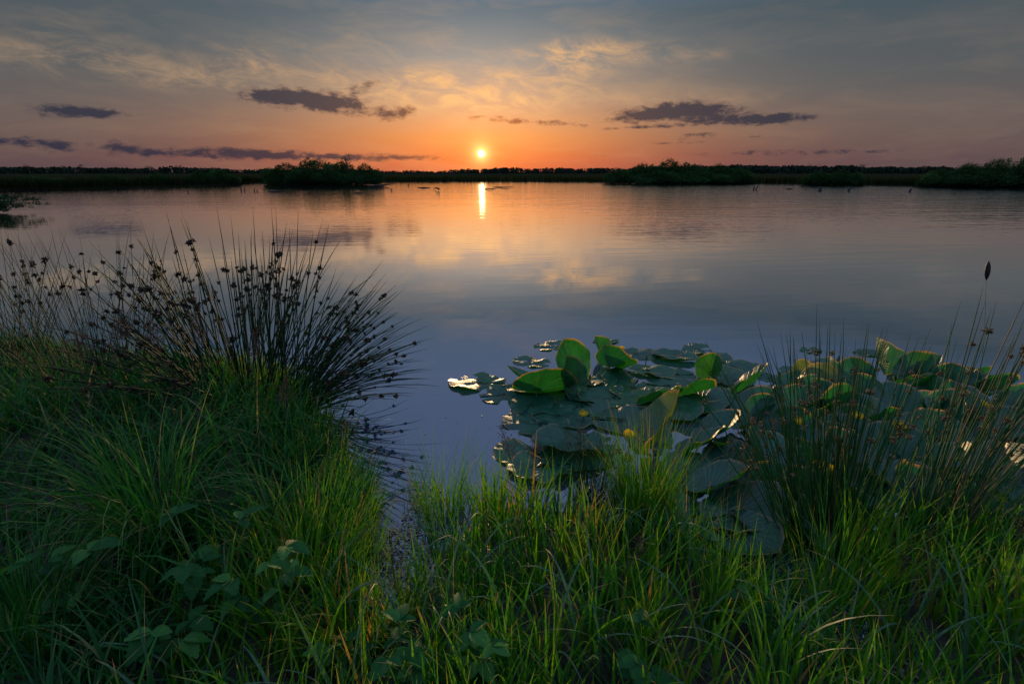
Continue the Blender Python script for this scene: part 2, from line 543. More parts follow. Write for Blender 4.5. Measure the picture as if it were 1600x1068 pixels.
# ================================================================== setting: near bank
EX = np.array([-400, -12, -6, -3.4, -2.5, -1.9, -1.45, -1.08, -.78, -.58, -.46, -.36, -.2, .0, .3, .6, .85, 1.0, 1.3, 1.8, 2.3, 3.0, 6, 14, 400])
EY = np.array([12, 6, 4.6, 3.95, 3.75, 3.35, 3.0, 2.55, 2.1, 1.72, 1.50, 1.50, 1.78, 1.86, 1.84, 1.70, 1.46, 1.42, 1.66, 1.80, 1.98, 2.15, 2.8, 4, 12])


def edge_y(x):
    return np.interp(x, EX, EY)


def wob(x, y):
    return (np.sin(x * 5.1 + y * 3.3 + 1.0) + np.sin(x * 9.7 - y * 7.1 + 2.2) * .6 + np.sin(x * 2.3 + y * 13.1) * .4) * .5


def ground_z(x, y):
    x, y = np.asarray(x, float), np.asarray(y, float)
    d = edge_y(x) - y
    t = np.clip(d / 0.9, -1, 1)
    z = np.where(t > 0, 0.012 + 0.13 * t ** 0.8, 0.25 * t)
    hump = 0.07 * np.exp(-(((x + 2.0) / 1.1) ** 2 + ((y - 2.3) / .85) ** 2))
    z = z + np.where(d > 0, hump, hump * np.exp(d * 4))
    gut = -0.10 * np.exp(-((x + .42) / .12) ** 2) * np.clip((y - 1.05) / .4, 0, 1)
    gut2 = -0.11 * np.exp(-(((x - 1.0) / .2) ** 2 + ((y - 1.32) / .22) ** 2))
    z = z + gut + gut2 + 0.012 * wob(x, y) * (np.abs(x) < 20)
    return z


gx = np.concatenate([[-400, -120, -40, -16], np.arange(-8, 8.01, .08), [16, 40, 120, 400]])
gy = np.concatenate([[-400, -120, -40, -12, -5], np.arange(-2, 5.6, .08), [8, 13, 16]])
XX, YY = np.meshgrid(gx, gy)
ZZ = ground_z(XX, YY)
nyy, nxx = XX.shape
idx = np.arange(nyy * nxx).reshape(nyy, nxx)
Q = np.stack([idx[:-1, :-1], idx[:-1, 1:], idx[1:, 1:], idx[1:, :-1]], -1).reshape(-1, 4)
bank = link('ground', np_mesh('ground', np.stack([XX, YY, ZZ], -1).reshape(-1, 3), Q, M_MUD))
tag(bank, 'dark wet soil of the near bank under the grass', kind='structure')

# water: one sheet, the land rises out of it
wv_ = [(-3000, -30, 0), (3000, -30, 0), (3000, 3500, 0), (-3000, 3500, 0)]
water = link('water', np_mesh('water', wv_, [(0, 1, 2, 3)], M_WATER, smooth=False))
tag(water, 'calm pond water reflecting the sunset sky', kind='structure')

# far land: shore traced on the water plane, reaching back to the horizon
shore_px = [(-900, 300), (-300, 299), (0, 297), (100, 295), (200, 293), (300, 291), (374, 288.6), (374.5, 286.8), (395, 285.6), (470, 285.2), (600, 284.4), (700, 284),
            (850, 284.3), (960, 284.8), (1100, 286.3), (1200, 287.4), (1300, 288.6), (1420, 290.5), (1500, 291.8), (1600, 292.6), (1900, 294), (2500, 296)]
S = [at(px, py) for px, py in shore_px]
rows = []
for k, (add, z) in enumerate([(0, -0.25), (0.25, 0.08), (3.0, 0.22), (30, 0.30), (200, 0.35), (900, 0.5), (3200, 2.0)]):
    row = []
    for p in S:
        dirn = Vector((p.x, p.y, 0)).normalized()
        q = p + dirn * (add + 0.6 * math.sin(p.x * 1.7) * (k == 1) * 0.2)
        row.append((q.x, q.y, z))
    rows.append(row)
LV = [v for r in rows for v in r]
n_ = len(S)
LF = [(r * n_ + i, r * n_ + i + 1, (r + 1) * n_ + i + 1, (r + 1) * n_ + i) for r in range(len(rows) - 1) for i in range(n_ - 1)]
land = link('field', np_mesh('field', LV, LF, M_LAND))
tag(land, 'flat marsh land on the far side of the pond', kind='structure')


# ================================================================== grass generator
def blades(base, h, az_, lean, bend, width, tint, segs=6, tw=None, fold=False):
    """many blades at once -> verts, quads, attrs"""
    N = len(h)
    T = np.linspace(0, 1, segs + 1)
    th = lean[:, None] + bend[:, None] * T[None, :] ** 1.6
    step = h[:, None] / segs
    dr = np.sin(th) * step
    dz = np.cos(th) * step
    r = np.concatenate([np.zeros((N, 1)), np.cumsum(dr[:, :-1], 1)], 1)
    z = np.concatenate([np.zeros((N, 1)), np.cumsum(dz[:, :-1], 1)], 1)
    ax, ay = np.sin(az_), np.cos(az_)
    tw = np.zeros(N) if tw is None else tw
    wa = az_ + np.pi / 2 + tw
    prof = np.clip((1 - T) ** 0.65, 0.03, 1) * np.clip(0.55 + T * 3, 0, 1)
    wx = np.sin(wa)[:, None] * width[:, None] * prof[None] * .5
    wy = np.cos(wa)[:, None] * width[:, None] * prof[None] * .5
    px = base[:, 0:1] + ax[:, None] * r
    py = base[:, 1:2] + ay[:, None] * r
    pz = base[:, 2:3] + z
    L = np.stack([px - wx, py - wy, pz], -1)
    Rr = np.stack([px + wx, py + wy, pz], -1)
    V = np.stack([L, Rr], 2).reshape(N, -1, 3)
    k = 2 * (segs + 1)
    i = np.arange(segs)
    q = np.stack([2 * i, 2 * i + 1, 2 * i + 3, 2 * i + 2], -1)
    Fc = (q[None] + (np.arange(N) * k)[:, None, None]).reshape(-1, 4)
    al = np.repeat(np.tile(T, (N, 1)), 2, axis=1)
    tn = np.repeat(tint[:, None], k, 1)
    return V.reshape(-1, 3), Fc, {'tint': tn.ravel(), 'along': al.ravel()}


def tufts(centres, n, hgt, spread, lean_mu, bend_mu, width, tint_c, segs=6, az_bias=None, bias=0.0, sink=0.01, on_ground=True, min_z=-.2):
    """blades in tufts round centre points (k,2)"""
    k = len(centres)
    n = np.broadcast_to(n, (k,)).astype(int)
    rep = np.repeat(np.arange(k), n)
    N = len(rep)
    a = RNG.uniform(0, 2 * np.pi, N)
    rr = np.sqrt(RNG.uniform(0, 1, N)) * np.broadcast_to(spread, (k,))[rep]
    x = centres[rep, 0] + np.sin(a) * rr
    y = centres[rep, 1] + np.cos(a) * rr
    z = ground_z(x, y) if on_ground else np.zeros(N)
    z = np.maximum(z, min_z) - sink
    h = np.broadcast_to(hgt, (k,))[rep] * RNG.uniform(.45, 1.12, N)
    tl = RNG.uniform(0, 2 * np.pi, k)[rep]
    az_ = a + RNG.normal(0, .7, N)
    ex = np.sin(az_) + np.sin(tl) * .5
    ey = np.cos(az_) + np.cos(tl) * .5
    if az_bias is not None:
        ex = ex + math.sin(az_bias) * bias
        ey = ey + math.cos(az_bias) * bias
    az_ = np.arctan2(ex, ey)
    lean = np.abs(RNG.normal(lean_mu, lean_mu * .55, N))
    bend = np.clip(RNG.normal(bend_mu, bend_mu * .55, N), 0.02, 2.6)
    wd = width * RNG.uniform(.6, 1.25, N)
    ti = np.clip(np.broadcast_to(tint_c, (k,))[rep] + RNG.normal(0, .16, N), 0, 1)
    ti = np.where(RNG.uniform(0, 1, N) < .03, RNG.uniform(.93, 1, N), ti)
    return blades(np.stack([x, y, z], -1), h, az_, lean, bend, wd, ti, segs, RNG.normal(0, .5, N))


def sample(n, x0, x1, y0, y1, keep):
    P = np.stack([RNG.uniform(x0, x1, n), RNG.uniform(y0, y1, n)], -1)
    return P[keep(P[:, 0], P[:, 1])]


def vis(x, y, m=1.15):
    """inside the wedge the camera can see, with a margin for side steps"""
    return np.abs(x) < (y * 1.08 + .75) * m


def stuff(name, data, mat, label):
    V, Fc, A = data
    o = link(name, np_mesh(name, V, Fc, mat, A))
    tag(o, label, 'grass' if 'leaves' not in name else 'leaves', kind='stuff')
    return o


def in_gutter(x, y):
    return ((np.abs(x + .43 - .05 * np.sin(y * 9)) < .09) & (y > 1.4)) | ((((x - 1.0) / .17) ** 2 + ((y - 1.30) / .16) ** 2) < 1)


land_ok = lambda x, y: (y < edge_y(x) - .02) & vis(x, y) & ~in_gutter(x, y)
# understory thatch
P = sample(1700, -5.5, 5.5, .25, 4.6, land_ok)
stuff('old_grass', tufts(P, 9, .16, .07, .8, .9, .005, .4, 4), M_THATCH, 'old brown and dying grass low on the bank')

# left: tall drooping dark green grass
P = sample(2500, -5.5, -.5, .3, 4.3, lambda x, y: land_ok(x, y) & (x < -.62 - (y < 1.5) * .12))
hh = .37 + .11 * wob(P[:, 0] * .5, P[:, 1] * .5)
P = P[(wob(P[:, 0] * 1.9 + 3, P[:, 1] * 2.3) > -.75)]
hh = (.38 + .13 * wob(P[:, 0] * .5, P[:, 1] * .5)) * np.interp(P[:, 1], [2.0, 2.7, 3.3], [1, .72, .5])
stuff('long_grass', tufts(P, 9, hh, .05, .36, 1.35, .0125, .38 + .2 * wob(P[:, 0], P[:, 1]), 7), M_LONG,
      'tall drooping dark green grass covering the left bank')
# fringe of the left bank with the sun put into its brighter green
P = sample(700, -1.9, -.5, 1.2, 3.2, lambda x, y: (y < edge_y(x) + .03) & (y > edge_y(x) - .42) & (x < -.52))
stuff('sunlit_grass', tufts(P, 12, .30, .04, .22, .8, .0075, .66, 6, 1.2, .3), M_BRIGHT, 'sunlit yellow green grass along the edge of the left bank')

# centre and right: upright fresh blades
P = sample(2900, -1.0, 5.0, .3, 2.4, lambda x, y: land_ok(x, y) & (x > -.62 - .35 * (y < 1.45)))
P = P[(wob(P[:, 0] * 2.2 + 1, P[:, 1] * 2.6) > -.5)]
hh = .265 + .09 * wob(P[:, 0] * 1.1, P[:, 1] * 1.1)
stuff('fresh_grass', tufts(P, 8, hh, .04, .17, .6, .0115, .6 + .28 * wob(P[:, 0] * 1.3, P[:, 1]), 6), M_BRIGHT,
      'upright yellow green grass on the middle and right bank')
P = sample(420, -.6, 5.0, .45, 2.2, lambda x, y: land_ok(x, y))
stuff('sedge_grass', tufts(P, 8, .36, .03, .3, 1.0, .0055, .45, 7), M_LONG, 'darker arching sedge mixed into the fresh grass')


P = sample(150, -.8, 3.0, .55, 1.9, lambda x, y: land_ok(x, y))
stuff('broad_grass', tufts(P, 3, .40, .02, .14, 2.1, .0125, .5, 9), M_BROAD, 'broad grey green blades with dry bent tips among the fresh grass')
P = sample(130, -4.0, 4.0, .5, 3.6, lambda x, y: land_ok(x, y))
stuff('straw_grass', tufts(P, 3, .38, .04, .45, .6, .0038, .92, 6), M_STRAW, 'straw coloured dead stems leaning through the grass')


def tussock(px, py, z, n, h, spread, mat, label, lean=.22, bend=.5, width=.0045, tint=.5):
    p = at(px, py, z)
    zb = float(ground_z(p.x, p.y))
    V, Fc, A = tufts(np.array([[p.x, p.y]]), n, h, spread, lean, bend, width, tint, 7, min_z=-.12)
    V = V - np.array([p.x, p.y, max(zb, -.12)])
    o = link('grass_tussock', np_mesh('grass_tussock', V, Fc, mat, A))
    o.location = (p.x, p.y, max(zb, -.12))
    tag(o, label, 'grass tussock', 'grass tussocks at the water edge')
    return o


tussock(690, 800, 0, 240, .48, .085, M_BRIGHT, 'thin upright tussock left of the open water in the middle', .16, .35)
tussock(640, 775, 0, 60, .30, .05, M_RUSH, 'small dark tussock between the inlet and the middle grass', .35, .4, .003)
tussock(566, 800, 0, 230, .22, .07, M_BRIGHT, 'short dense tussock at the foot of the left bank', .2, .5, .004, .4)
tussock(755, 800, 0, 120, .32, .08, M_BRIGHT, 'thin tussock standing in the water nearest the single pair of pads', .16, .4)
tussock(925, 800, 0, 280, .48, .075, M_RUSH, 'dark wiry tussock just right of the pair of lily pads', .26, .35, .0032)
tussock(1000, 830, 0, 480, .50, .10, M_BRIGHT, 'largest bright green tussock below the two yellow flowers', .17, .45, .0048, .55)
tussock(1060, 850, 0, 200, .36, .08, M_BRIGHT, 'bright tussock against the edge of the big lily leaves', .2, .6)
tussock(1135, 935, .0, 150, .30, .09, M_BRIGHT, 'loose pale tussock hiding the lowest big lily leaves', .25, .6, .006, .6)
tussock(1195, 960, .0, 110, .26, .08, M_LONG, 'thin dark tussock in the wet hollow on the right', .3, .7, .0055, .5)
tussock(1300, 930, .05, 240, .48, .11, M_BRIGHT, 'yellow green tussock in front of the right rush clump', .2, .5, .006, .6)
tussock(500, 900, .1, 260, .42, .09, M_BRIGHT, 'leaning yellow green tussock beside the muddy inlet', .35, .8, .006, .65)
tussock(560, 1000, .1, 220, .34, .09, M_BRIGHT, 'tussock at the lower end of the muddy inlet', .3, .9, .0055, .6)
tussock(250, 860, .15, 300, .62, .1, M_LONG, 'tall arching pale topped tussock on the left bank', .22, 1.5, .007, .7)
tussock(60, 1010, .15, 240, .42, .1, M_LONG, 'dark tussock in the lower left corner', .3, 1.1, .007, .6)


# broad, bent blades with dried tips standing in the foreground
def broad_blade(px, py, h, azd, lean, bend, label):
    p = at(px, py, .1)
    p.z = float(ground_z(p.x, p.y)) - .01
    V, Fc, A = blades(np.array([[0, 0, 0]] * 3) + RNG.normal(0, .006, (3, 3)), np.array([h, h * .72, h * .5]), np.array([R(azd), R(azd + 130), R(azd - 100)]),
                      np.array([lean, .2, .3]), np.array([bend, bend * .8, .5]), np.array([.013, .011, .009]), np.array([.5, .6, .3]), 12,
                      np.array([.3, -.4, .2]))
    o = link('broad_grass_plant', np_mesh('broad_grass_plant', V, Fc, M_BROAD, A))
    o.location = p
    tag(o, label, 'grass plant', 'broad bladed grass in the foreground')


for a in [(690, 985, .46, 20, .05, 2.3, 'broad blade grass with a bent top left of the foreground'),
          (715, 990, .42, 60, .08, 2.0, 'broad blade grass with two bent tops beside the tallest bent blade'),
          (600, 985, .45, 40, .15, 2.2, 'broad blade grass with an orange tip nearest the inlet'),
          (790, 1000, .40, -50, .1, 1.9, 'broad blade grass leaning left in the middle foreground'),
          (865, 1060, .40, 30, .1, 2.4, 'broad blade grass with dry tip in front of the largest tussock'),
          (905, 1050, .38, -20, .06, 2.2, 'upright broad blade grass right of the dry tipped one'),
          (950, 1062, .33, 90, .1, 1.6, 'short broad blade grass at the bottom of the foreground'),
          (1010, 1030, .42, 140, .2, 2.0, 'broad blade grass hanging over beside the brown dead leaves'),
          (1075, 1020, .36, -60, .15, 1.8, 'broad blade grass beyond the hanging one'),
          (640, 930, .36, 120, .1, 2.0, 'broad blade grass on the right lip of the inlet'),
          (1180, 1050, .36, 70, .2, 1.9, 'broad blade grass beside the dark wet hollow'),
          (1420, 1040, .45, -40, .25, 1.7, 'broad blade grass below the right rush clump')]:
    broad_blade(*a)


# ================================================================== rush clumps
def seed_mesh(seed, rad, mat=M_SEED):
    rg = random.Random(seed)
    A = Acc()
    for i in range(24):
        d = Vector((rg.gauss(0, 1), rg.gauss(0, 1), rg.gauss(0, 1))).normalized()
        r0 = rad * rg.uniform(.1, .45)
        L = rad * rg.uniform(.45, .95)
        s = rad * rg.uniform(.16, .28)
        p0 = d * r0 * .5
        V, Fc = tube([p0, p0 + d * L * .5, p0 + d * L], [s * .5, s, s * .12], 4)
        A.add(V, Fc, tint=rg.random(), along=0.0)
    return A.mesh('seed_head', mat)


SEEDS = [seed_mesh(i, 0.0140 + .0025 * (i % 3)) for i in range(6)] + [seed_mesh(i, .0110 + .0018 * (i % 3), M_SEEDL) for i in range(6)]


def rush_clump(base, n, hmin, hmax, label, azc=None, azs=180, lean0=.1, leans=.7, spread=.18, head=.8, r=.0019, dry=.08, droop=1.0, gap=None):
    root = empty('rush_clump', base, label, 'rush clump', 'rush clumps on the bank')
    rg = random.Random(int(abs(base[0]) * 1000) + n)
    for i in range(n):
        a = rg.uniform(0, 360) if azc is None else azc + rg.uniform(-azs, azs)
        a = R(a)
        lean = lean0 + leans * rg.uniform(0, 1.15) ** 1.15
        lean = min(lean, 1.42)
        h = rg.uniform(hmin, hmax) * (1 - .12 * lean)
        bend = (.06 + .22 * lean * rg.random()) * droop
        off = spread * math.sqrt(rg.random())
        oa = a + rg.gauss(0, .5)
        p = Vector((math.sin(oa) * off, math.cos(oa) * off, -.03))
        pts, rad = [], []
        m = 7
        side = rg.gauss(0, .05)
        for k in range(m + 1):
            t = k / m
            pts.append(p.copy())
            rad.append(r * (1.15 - .55 * t) if k < m else r * .12)
            th = lean * .75 + (lean * .35 + bend) * t
            p = p + Vector((math.sin(a + side * t) * math.sin(th), math.cos(a + side * t) * math.sin(th), math.cos(th))) * (h / m)
        V, Fc = tube(pts, rad, 4)
        ti = rg.uniform(.93, 1) if rg.random() < dry else rg.uniform(0, .8)
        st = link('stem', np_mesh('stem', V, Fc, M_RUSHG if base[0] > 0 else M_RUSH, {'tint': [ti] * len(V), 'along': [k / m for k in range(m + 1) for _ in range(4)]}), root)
        if rg.random() < head:
            for q in range(1 if rg.random() < .8 else 2):
                t = rg.uniform(.70, .88) * m
                k = int(t)
                pos = pts[k].lerp(pts[k + 1], t - k)
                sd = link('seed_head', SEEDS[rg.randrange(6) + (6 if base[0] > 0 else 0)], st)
                sd.location = pos + Vector((rg.gauss(0, .003), rg.gauss(0, .003), rg.gauss(0, .003)))
                s = rg.uniform(.7, 1.3)
                sd.scale = (s, s, s * rg.uniform(.9, 1.4))
                sd.rotation_euler = (rg.random() * 3, rg.random() * 3, rg.random() * 3)
    return root


rush_clump((-1.62, 2.90, float(ground_z(-1.62, 2.90))), 235, .72, 1.18, 'largest rush clump, fanning out over the water from the left bank', None, 180, .02, .95, .34, .9, r=.0037)
rush_clump((-1.42, 2.74, .02), 150, .75, 1.12, 'rush clump lying low over the water right of the largest one', 82, 50, .5, .75, .18, .6, droop=1.2, r=.003)
rush_clump((-2.55, 2.95, float(ground_z(-2.55, 2.95))), 130, .75, 1.05, 'rush clump left of the largest one, half hidden in grass', None, 180, .08, .6, .3, .5)
rush_clump((-3.35, 3.05, float(ground_z(-3.35, 3.05))), 95, .7, 1.05, 'rush clump at the far left end of the bank', None, 180, .06, .5, .3, .45)
rush_clump((1.22, 1.60, .0), 150, .50, 1.0, 'rush clump in front of the right lily leaves', -5, 80, .02, .56, .17, .5, .0027, .04)
rush_clump((1.52, 1.58, .0), 90, .7, 1.2, 'rush clump with straw coloured stems leaning to the right', 66, 32, .12, .75, .14, .5, .0026, .15)
rush_clump((.52, 1.75, -.02), 26, .36, .58, 'few thin rush stems among the middle lily leaves', 20, 90, .05, .4, .1, .25, .0012, .1)
rush_clump((.85, 1.72, -.02), 16, .45, .66, 'straw coloured leaning stems beside the largest lily leaves', 45, 25, .45, .35, .1, .3, .0013, .8)


# ================================================================== water lilies
def leaf_mesh(Lh, tint, fold=0.0, curl=0.0, cup=0.0, wave=.006, seed=0, twist=0.0):
    """heart shaped leaf in the xy plane, tip at +y, stalk joint at the origin"""
    rg = np.random.default_rng(seed)
    nr, na = 9, 84
    th = np.linspace(0.0, 1.0, na + 1)
    phi = (th * 2 - 1) * np.pi * .958           # 0 = tip, +-pi = cleft
    c, s = np.cos(phi), np.sin(phi)
    # egg shape outline around the stalk joint
    rad = Lh * (.50 + .115 * c) * (1 + .05 * np.cos(2 * phi))
    rad = rad * (1 - .25 * s ** 2)
    lobe = np.clip((np.abs(phi) - 2.15) / .85, 0, 1)
    rad = rad * (1 - .10 * lobe ** 3)
    rad = rad * (1 + rg.normal(0, .008, na + 1) + .012 * np.sin(phi * 5 + rg.uniform(0, 6)) + .008 * np.sin(phi * 11 + rg.uniform(0, 6)))
    if rg.random() < .4:      # a bite in the margin
        pc = rg.uniform(-2, 2)
        rad = rad * (1 - .07 * np.exp(-((phi - pc) / .07) ** 2))
    rr = np.linspace(0, 1, nr + 1)[1:]
    X = rr[:, None] * (rad * s)[None]
    Yy = rr[:, None] * (rad * c)[None]
    g = rr[:, None] * np.ones((1, na + 1))
    ph = np.ones((nr, 1)) * phi[None]
    p1, p2, p3 = rg.uniform(0, 6, 3)
    Z = fold * np.abs(X) + cup * g ** 2 * Lh * .5
    Z = Z + wave * g ** 2 * (np.sin(ph * 3 + p1) + .7 * np.sin(ph * 5 + p2) + .5 * np.sin(ph * 9 + p3)) + .004 * np.sin(X * 40 + p1) * np.cos(Yy * 33)
    Z = Z + .0015 * g * np.cos((np.abs(ph) * 5.2 + g * 1.2) * 2 * np.pi) - .006 * np.exp(-(X / .012) ** 2) * g
    edge_roll = rg.uniform(-.10, .16) * min(1, fold * 4 + curl * 2 + .2)
    Z = Z + edge_roll * Lh * np.clip(g - .72, 0, 1) ** 1.5 * (1 + .8 * np.sin(ph * 2 + p3))
    if curl:                  # bend the blade along its length
        k = curl / Lh
        a_ = Yy * k
        Yc = np.sin(a_) / k
        Zc = (1 - np.cos(a_)) / k
        nY = Yc - Z * np.sin(a_)
        Z = Zc + Z * np.cos(a_)
        Yy = nY
    if twist:
        a_ = twist * Yy / Lh
        X, Z = X * np.cos(a_) - Z * np.sin(a_), X * np.sin(a_) + Z * np.cos(a_)
    V = np.concatenate([[[0, 0, 0]], np.stack([X, Yy, Z], -1).reshape(-1, 3)])
    I = lambda i, j: 1 + i * (na + 1) + j
    Fq = [(I(i, j), I(i, j + 1), I(i + 1, j + 1), I(i + 1, j)) for i in range(nr - 1) for j in range(na)]
    Ft = [(0, I(0, j + 1), I(0, j)) for j in range(na)]
    me = bpy.data.meshes.new('leaf')
    me.from_pydata([tuple(v) for v in V], [], [tuple(reversed(f)) for f in Fq] + [tuple(f) for f in Ft])
    vein = np.concatenate([[0], (np.abs(ph) * 5.2 + g * 1.2).reshape(-1)])
    rim = np.concatenate([[0], g.reshape(-1)])
    for nme, arr in (('tint', np.full(len(V), tint)), ('vein', vein), ('rim', rim)):
        a = me.attributes.new(nme, 'FLOAT', 'POINT')
        a.data.foreach_set('value', arr.astype(np.float32))
    me.polygons.foreach_set('use_smooth', np.ones(len(me.polygons), dtype=bool))
    me.materials.append(M_LILY)
    return me


def stalk(parent, a, b_, r=.0045, name='leaf_stalk'):
    mid = (Vector(a) + Vector(b_)) / 2 + Vector((random.gauss(0, .01), random.gauss(0, .01), 0))
    V, Fc = tube([a, mid, b_], [r * 1.2, r, r * .9], 6)
    return link(name, np_mesh(name, V, Fc, M_STALK), parent)


LEAFN = [0]


def put_leaf(root, px, py, L, yaw, pitch=0, roll=0, z=.006, tint=None, fold=0, curl=0, cup=0, wave=.005, name='leaf', top=False):
    """yaw: direction of the leaf tip (0 = away from the camera, 90 = right); pitch lifts the tip, roll lifts its left side"""
    LEAFN[0] += 1
    L *= 1.2 if root in (A_, BB[0], BB[1]) else .98
    if pitch > 12:
        if root is BB[2]: L *= .84
        fold, curl, roll = fold + .22, curl + .3, roll * 1.25
        if root not in (A_, BB[0], BB[1]): pitch, z = pitch * .72, z * .72
    rg = random.Random(LEAFN[0] * 17)
    tint = rg.uniform(.1, .8) if tint is None else tint
    p = at(px, py, z)
    o = link(name, leaf_mesh(L, tint, fold, curl, cup, wave, LEAFN[0], rg.gauss(0, .12)), root)
    rot = Matrix.Rotation(-R(yaw), 4, 'Z') @ Matrix.Rotation(R(pitch), 4, 'X') @ Matrix.Rotation(R(roll), 4, 'Y')
    o.matrix_local = Matrix.Translation(p - root.location) @ rot
    if z > .03:
        loc = p - root.location
        stalk(root, (loc.x + rg.gauss(0, .03), loc.y + .02 + rg.gauss(0, .03), -.12), (loc.x, loc.y, loc.z - .001))
    return o


def put_flower(root, px, py, z, rad=.026, openk=1.0):
    p = at(px, py, z) - root.location
    f = bpy.data.objects.new('flower', None)
    A = Acc()
    V, Fc = tube([(0, 0, -.004), (0, 0, .004), (0, 0, rad * .55), (0, 0, rad * .62)], [rad * .25, rad * .42, rad * .5, rad * .1], 10)
    A.add(V, Fc)
    f = link('flower', A.mesh('flower', M_STIGMA), root)
    f.location = p
    for k in range(5):
        V, Fc = [], []
        nu, nv = 5, 5
        for i in range(nu + 1):
            t = i / nu
            ro = rad * (.25 + .95 * math.sin(t * 1.9) ** .8) * (1 if t < .6 else 1 - (t - .6) * .55 * openk)
            zz = rad * (-.25 + 1.25 * t ** 1.2)
            for j in range(nv + 1):
                a = (j / nv - .5) * 1.55 * (1 - .5 * max(0, t - .7) / .3)
                V.append((math.sin(a) * ro, math.cos(a) * ro, zz - .12 * rad * abs(j / nv - .5) * 2 * t))
        for i in range(nu):
            for j in range(nv):
                q = i * (nv + 1) + j
                Fc.append((q, q + 1, q + nv + 2, q + nv + 1))
        se = link('sepal', np_mesh('sepal', V, Fc, M_PETAL, {'tint': [.2 * k] * len(V), 'along': [0] * len(V)}), f)
        se.rotation_euler = (0, 0, k * 2 * math.pi / 5 + .2)
        se.scale = (1 - .03 * k,) * 3
    stalk(root, (p.x, p.y + .01, -.12), (p.x, p.y, p.z - .002), .0042, 'flower_stalk')


def put_bud(root, px, py, z, name='seed_pod'):
    p = at(px, py, z) - root.location
    V, Fc = tube([(0, 0, -.012), (0, 0, -.004), (0, 0, .008), (0, 0, .016), (0, 0, .02)], [.004, .010, .010, .006, .007], 8)
    o = link(name, np_mesh(name, V, Fc, M_STALK), root)
    o.location = p
    stalk(root, (p.x, p.y + .01, -.12), (p.x, p.y, p.z - .01), .004, 'pod_stalk')


grp = 'yellow water lily plants'
BB = [None, None, None]
A_ = empty('water_lily', at(830, 620), 'water lily plant at the left end, with three leaves standing up', 'water lily', grp)
for a in [(757, 598, .34, -80, 0, 0, .004, .55, 0, 0, .04, .008), (782, 617, .31, 70, 0, 2, .004, .3), (853, 541, .24, 60, 0, 0, .004, .4),
          (838, 566, .25, -70, 0, 0, .004, .55),
          (828, 634, .30, 20, 0, 0, .005, .3), (868, 648, .33, 110, 1, 0, .006, .35), (905, 636, .27, 60, 2, 2, .01, .4), (850, 664, .34, -60, 0, 0, .005, .3),
          (905, 615, .22, 150, 4, 0, .015, .4), (940, 612, .24, 40, 3, 5, .02, .4), (915, 592, .22, 170, 8, 0, .02, .5), (890, 602, .20, 60, 0, 0, .01, .4)]:
    put_leaf(A_, *a)
put_leaf(A_, 838, 610, .36, 95, 6, -52, .05, .2, .35, .5)          # long leaf on edge
put_leaf(A_, 885, 602, .27, -28, 68, 14, .07, .75, .5, .4)        # standing in front
put_leaf(A_, 893, 578, .30, -40, 62, -10, .08, .55, .25, .5)      # standing behind
put_leaf(A_, 826, 596, .24, -60, 18, 20, .04, .3, .1)
put_bud(A_, 922, 590, .07)
put_flower(A_, 912, 648, .05, .026)

P_ = empty('water_lily', at(850, 722), 'water lily plant with two overlapping wavy pads nearest the open water', 'water lily', grp)
BB[0] = P_
put_leaf(P_, 838, 712, .30, -70, 0, 0, .006, .35, 0, 0, .02, .012)
put_leaf(P_, 868, 726, .31, -100, 1, 2, .014, .45, 0, 0, .02, .014)
put_leaf(P_, 912, 694, .36, -90, 5, 8, .03, .35, .08, 0, .05, .012)
put_leaf(P_, 905, 716, .26, 60, 2, 2, .02, .3)

B_ = empty('water_lily', at(1010, 610), 'water lily plant in the middle, mostly flat pads around a yellow flower', 'water lily', grp)
BB[1] = B_
for a in [(942, 533, .20, 60, 0, 0, .004, .4), (990, 553, .30, 85, 1, 0, .006, .4), (1086, 547, .25, 40, 0, 0, .004, .45), (1064, 556, .29, -70, 2, 3, .02, .4, .1),
          (1108, 560, .26, 70, 1, 0, .006), (1140, 572, .32, 110, 2, 0, .01), (1120, 586, .30, 60, 2, 4, .02), (1058, 584, .30, -80, 2, 0, .01),
          (1008, 578, .28, 110, 2, 0, .012), (968, 592, .28, 20, 0, 0, .008), (990, 604, .30, -150, 2, 0, .012), (1040, 602, .28, 95, 3, 0, .012),
          (1085, 606, .27, 70, 1, 0, .012), (965, 622, .34, -80, 3, 0, .015), (1005, 624, .30, 60, 3, 0, .015), (940, 640, .26, 100, 2, 0, .01),
          (965, 656, .34, 95, 3, 2, .018), (1000, 655, .26, 140, 3, 0, .01), (1062, 632, .26, 60, 6, 4, .03), (1100, 630, .30, 40, 4, -4, .03),
          (1015, 690, .28, 10, 3, 0, .01), (1120, 616, .26, 100, 4, 3, .03), (1048, 640, .26, 80, 6, 6, .04), (1150, 596, .24, 40, 2, 2, .02)]:
    put_leaf(B_, *a)
put_leaf(B_, 952, 572, .30, 150, 24, -34, .06, .35, .35, .3)
put_leaf(B_, 1020, 626, .26, 80, 10, -40, .05, .4, .25, .5)
put_leaf(B_, 1066, 618, .30, 85, 8, -38, .06, .4, .3, .5)
put_leaf(B_, 1032, 682, .36, 55, 38, -28, .07, .9, .3, .5)
put_leaf(B_, 1110, 584, .20, 40, 60, 0, .05, .8, .9, .2)
put_leaf(B_, 935, 548, .16, -35, 55, 0, .05, .6, 1.1, .2)
put_flower(B_, 972, 545, .03, .022)
put_flower(B_, 983, 681, .06, .030)
put_bud(B_, 1010, 560, .05)
put_bud(B_, 1020, 612, .06)

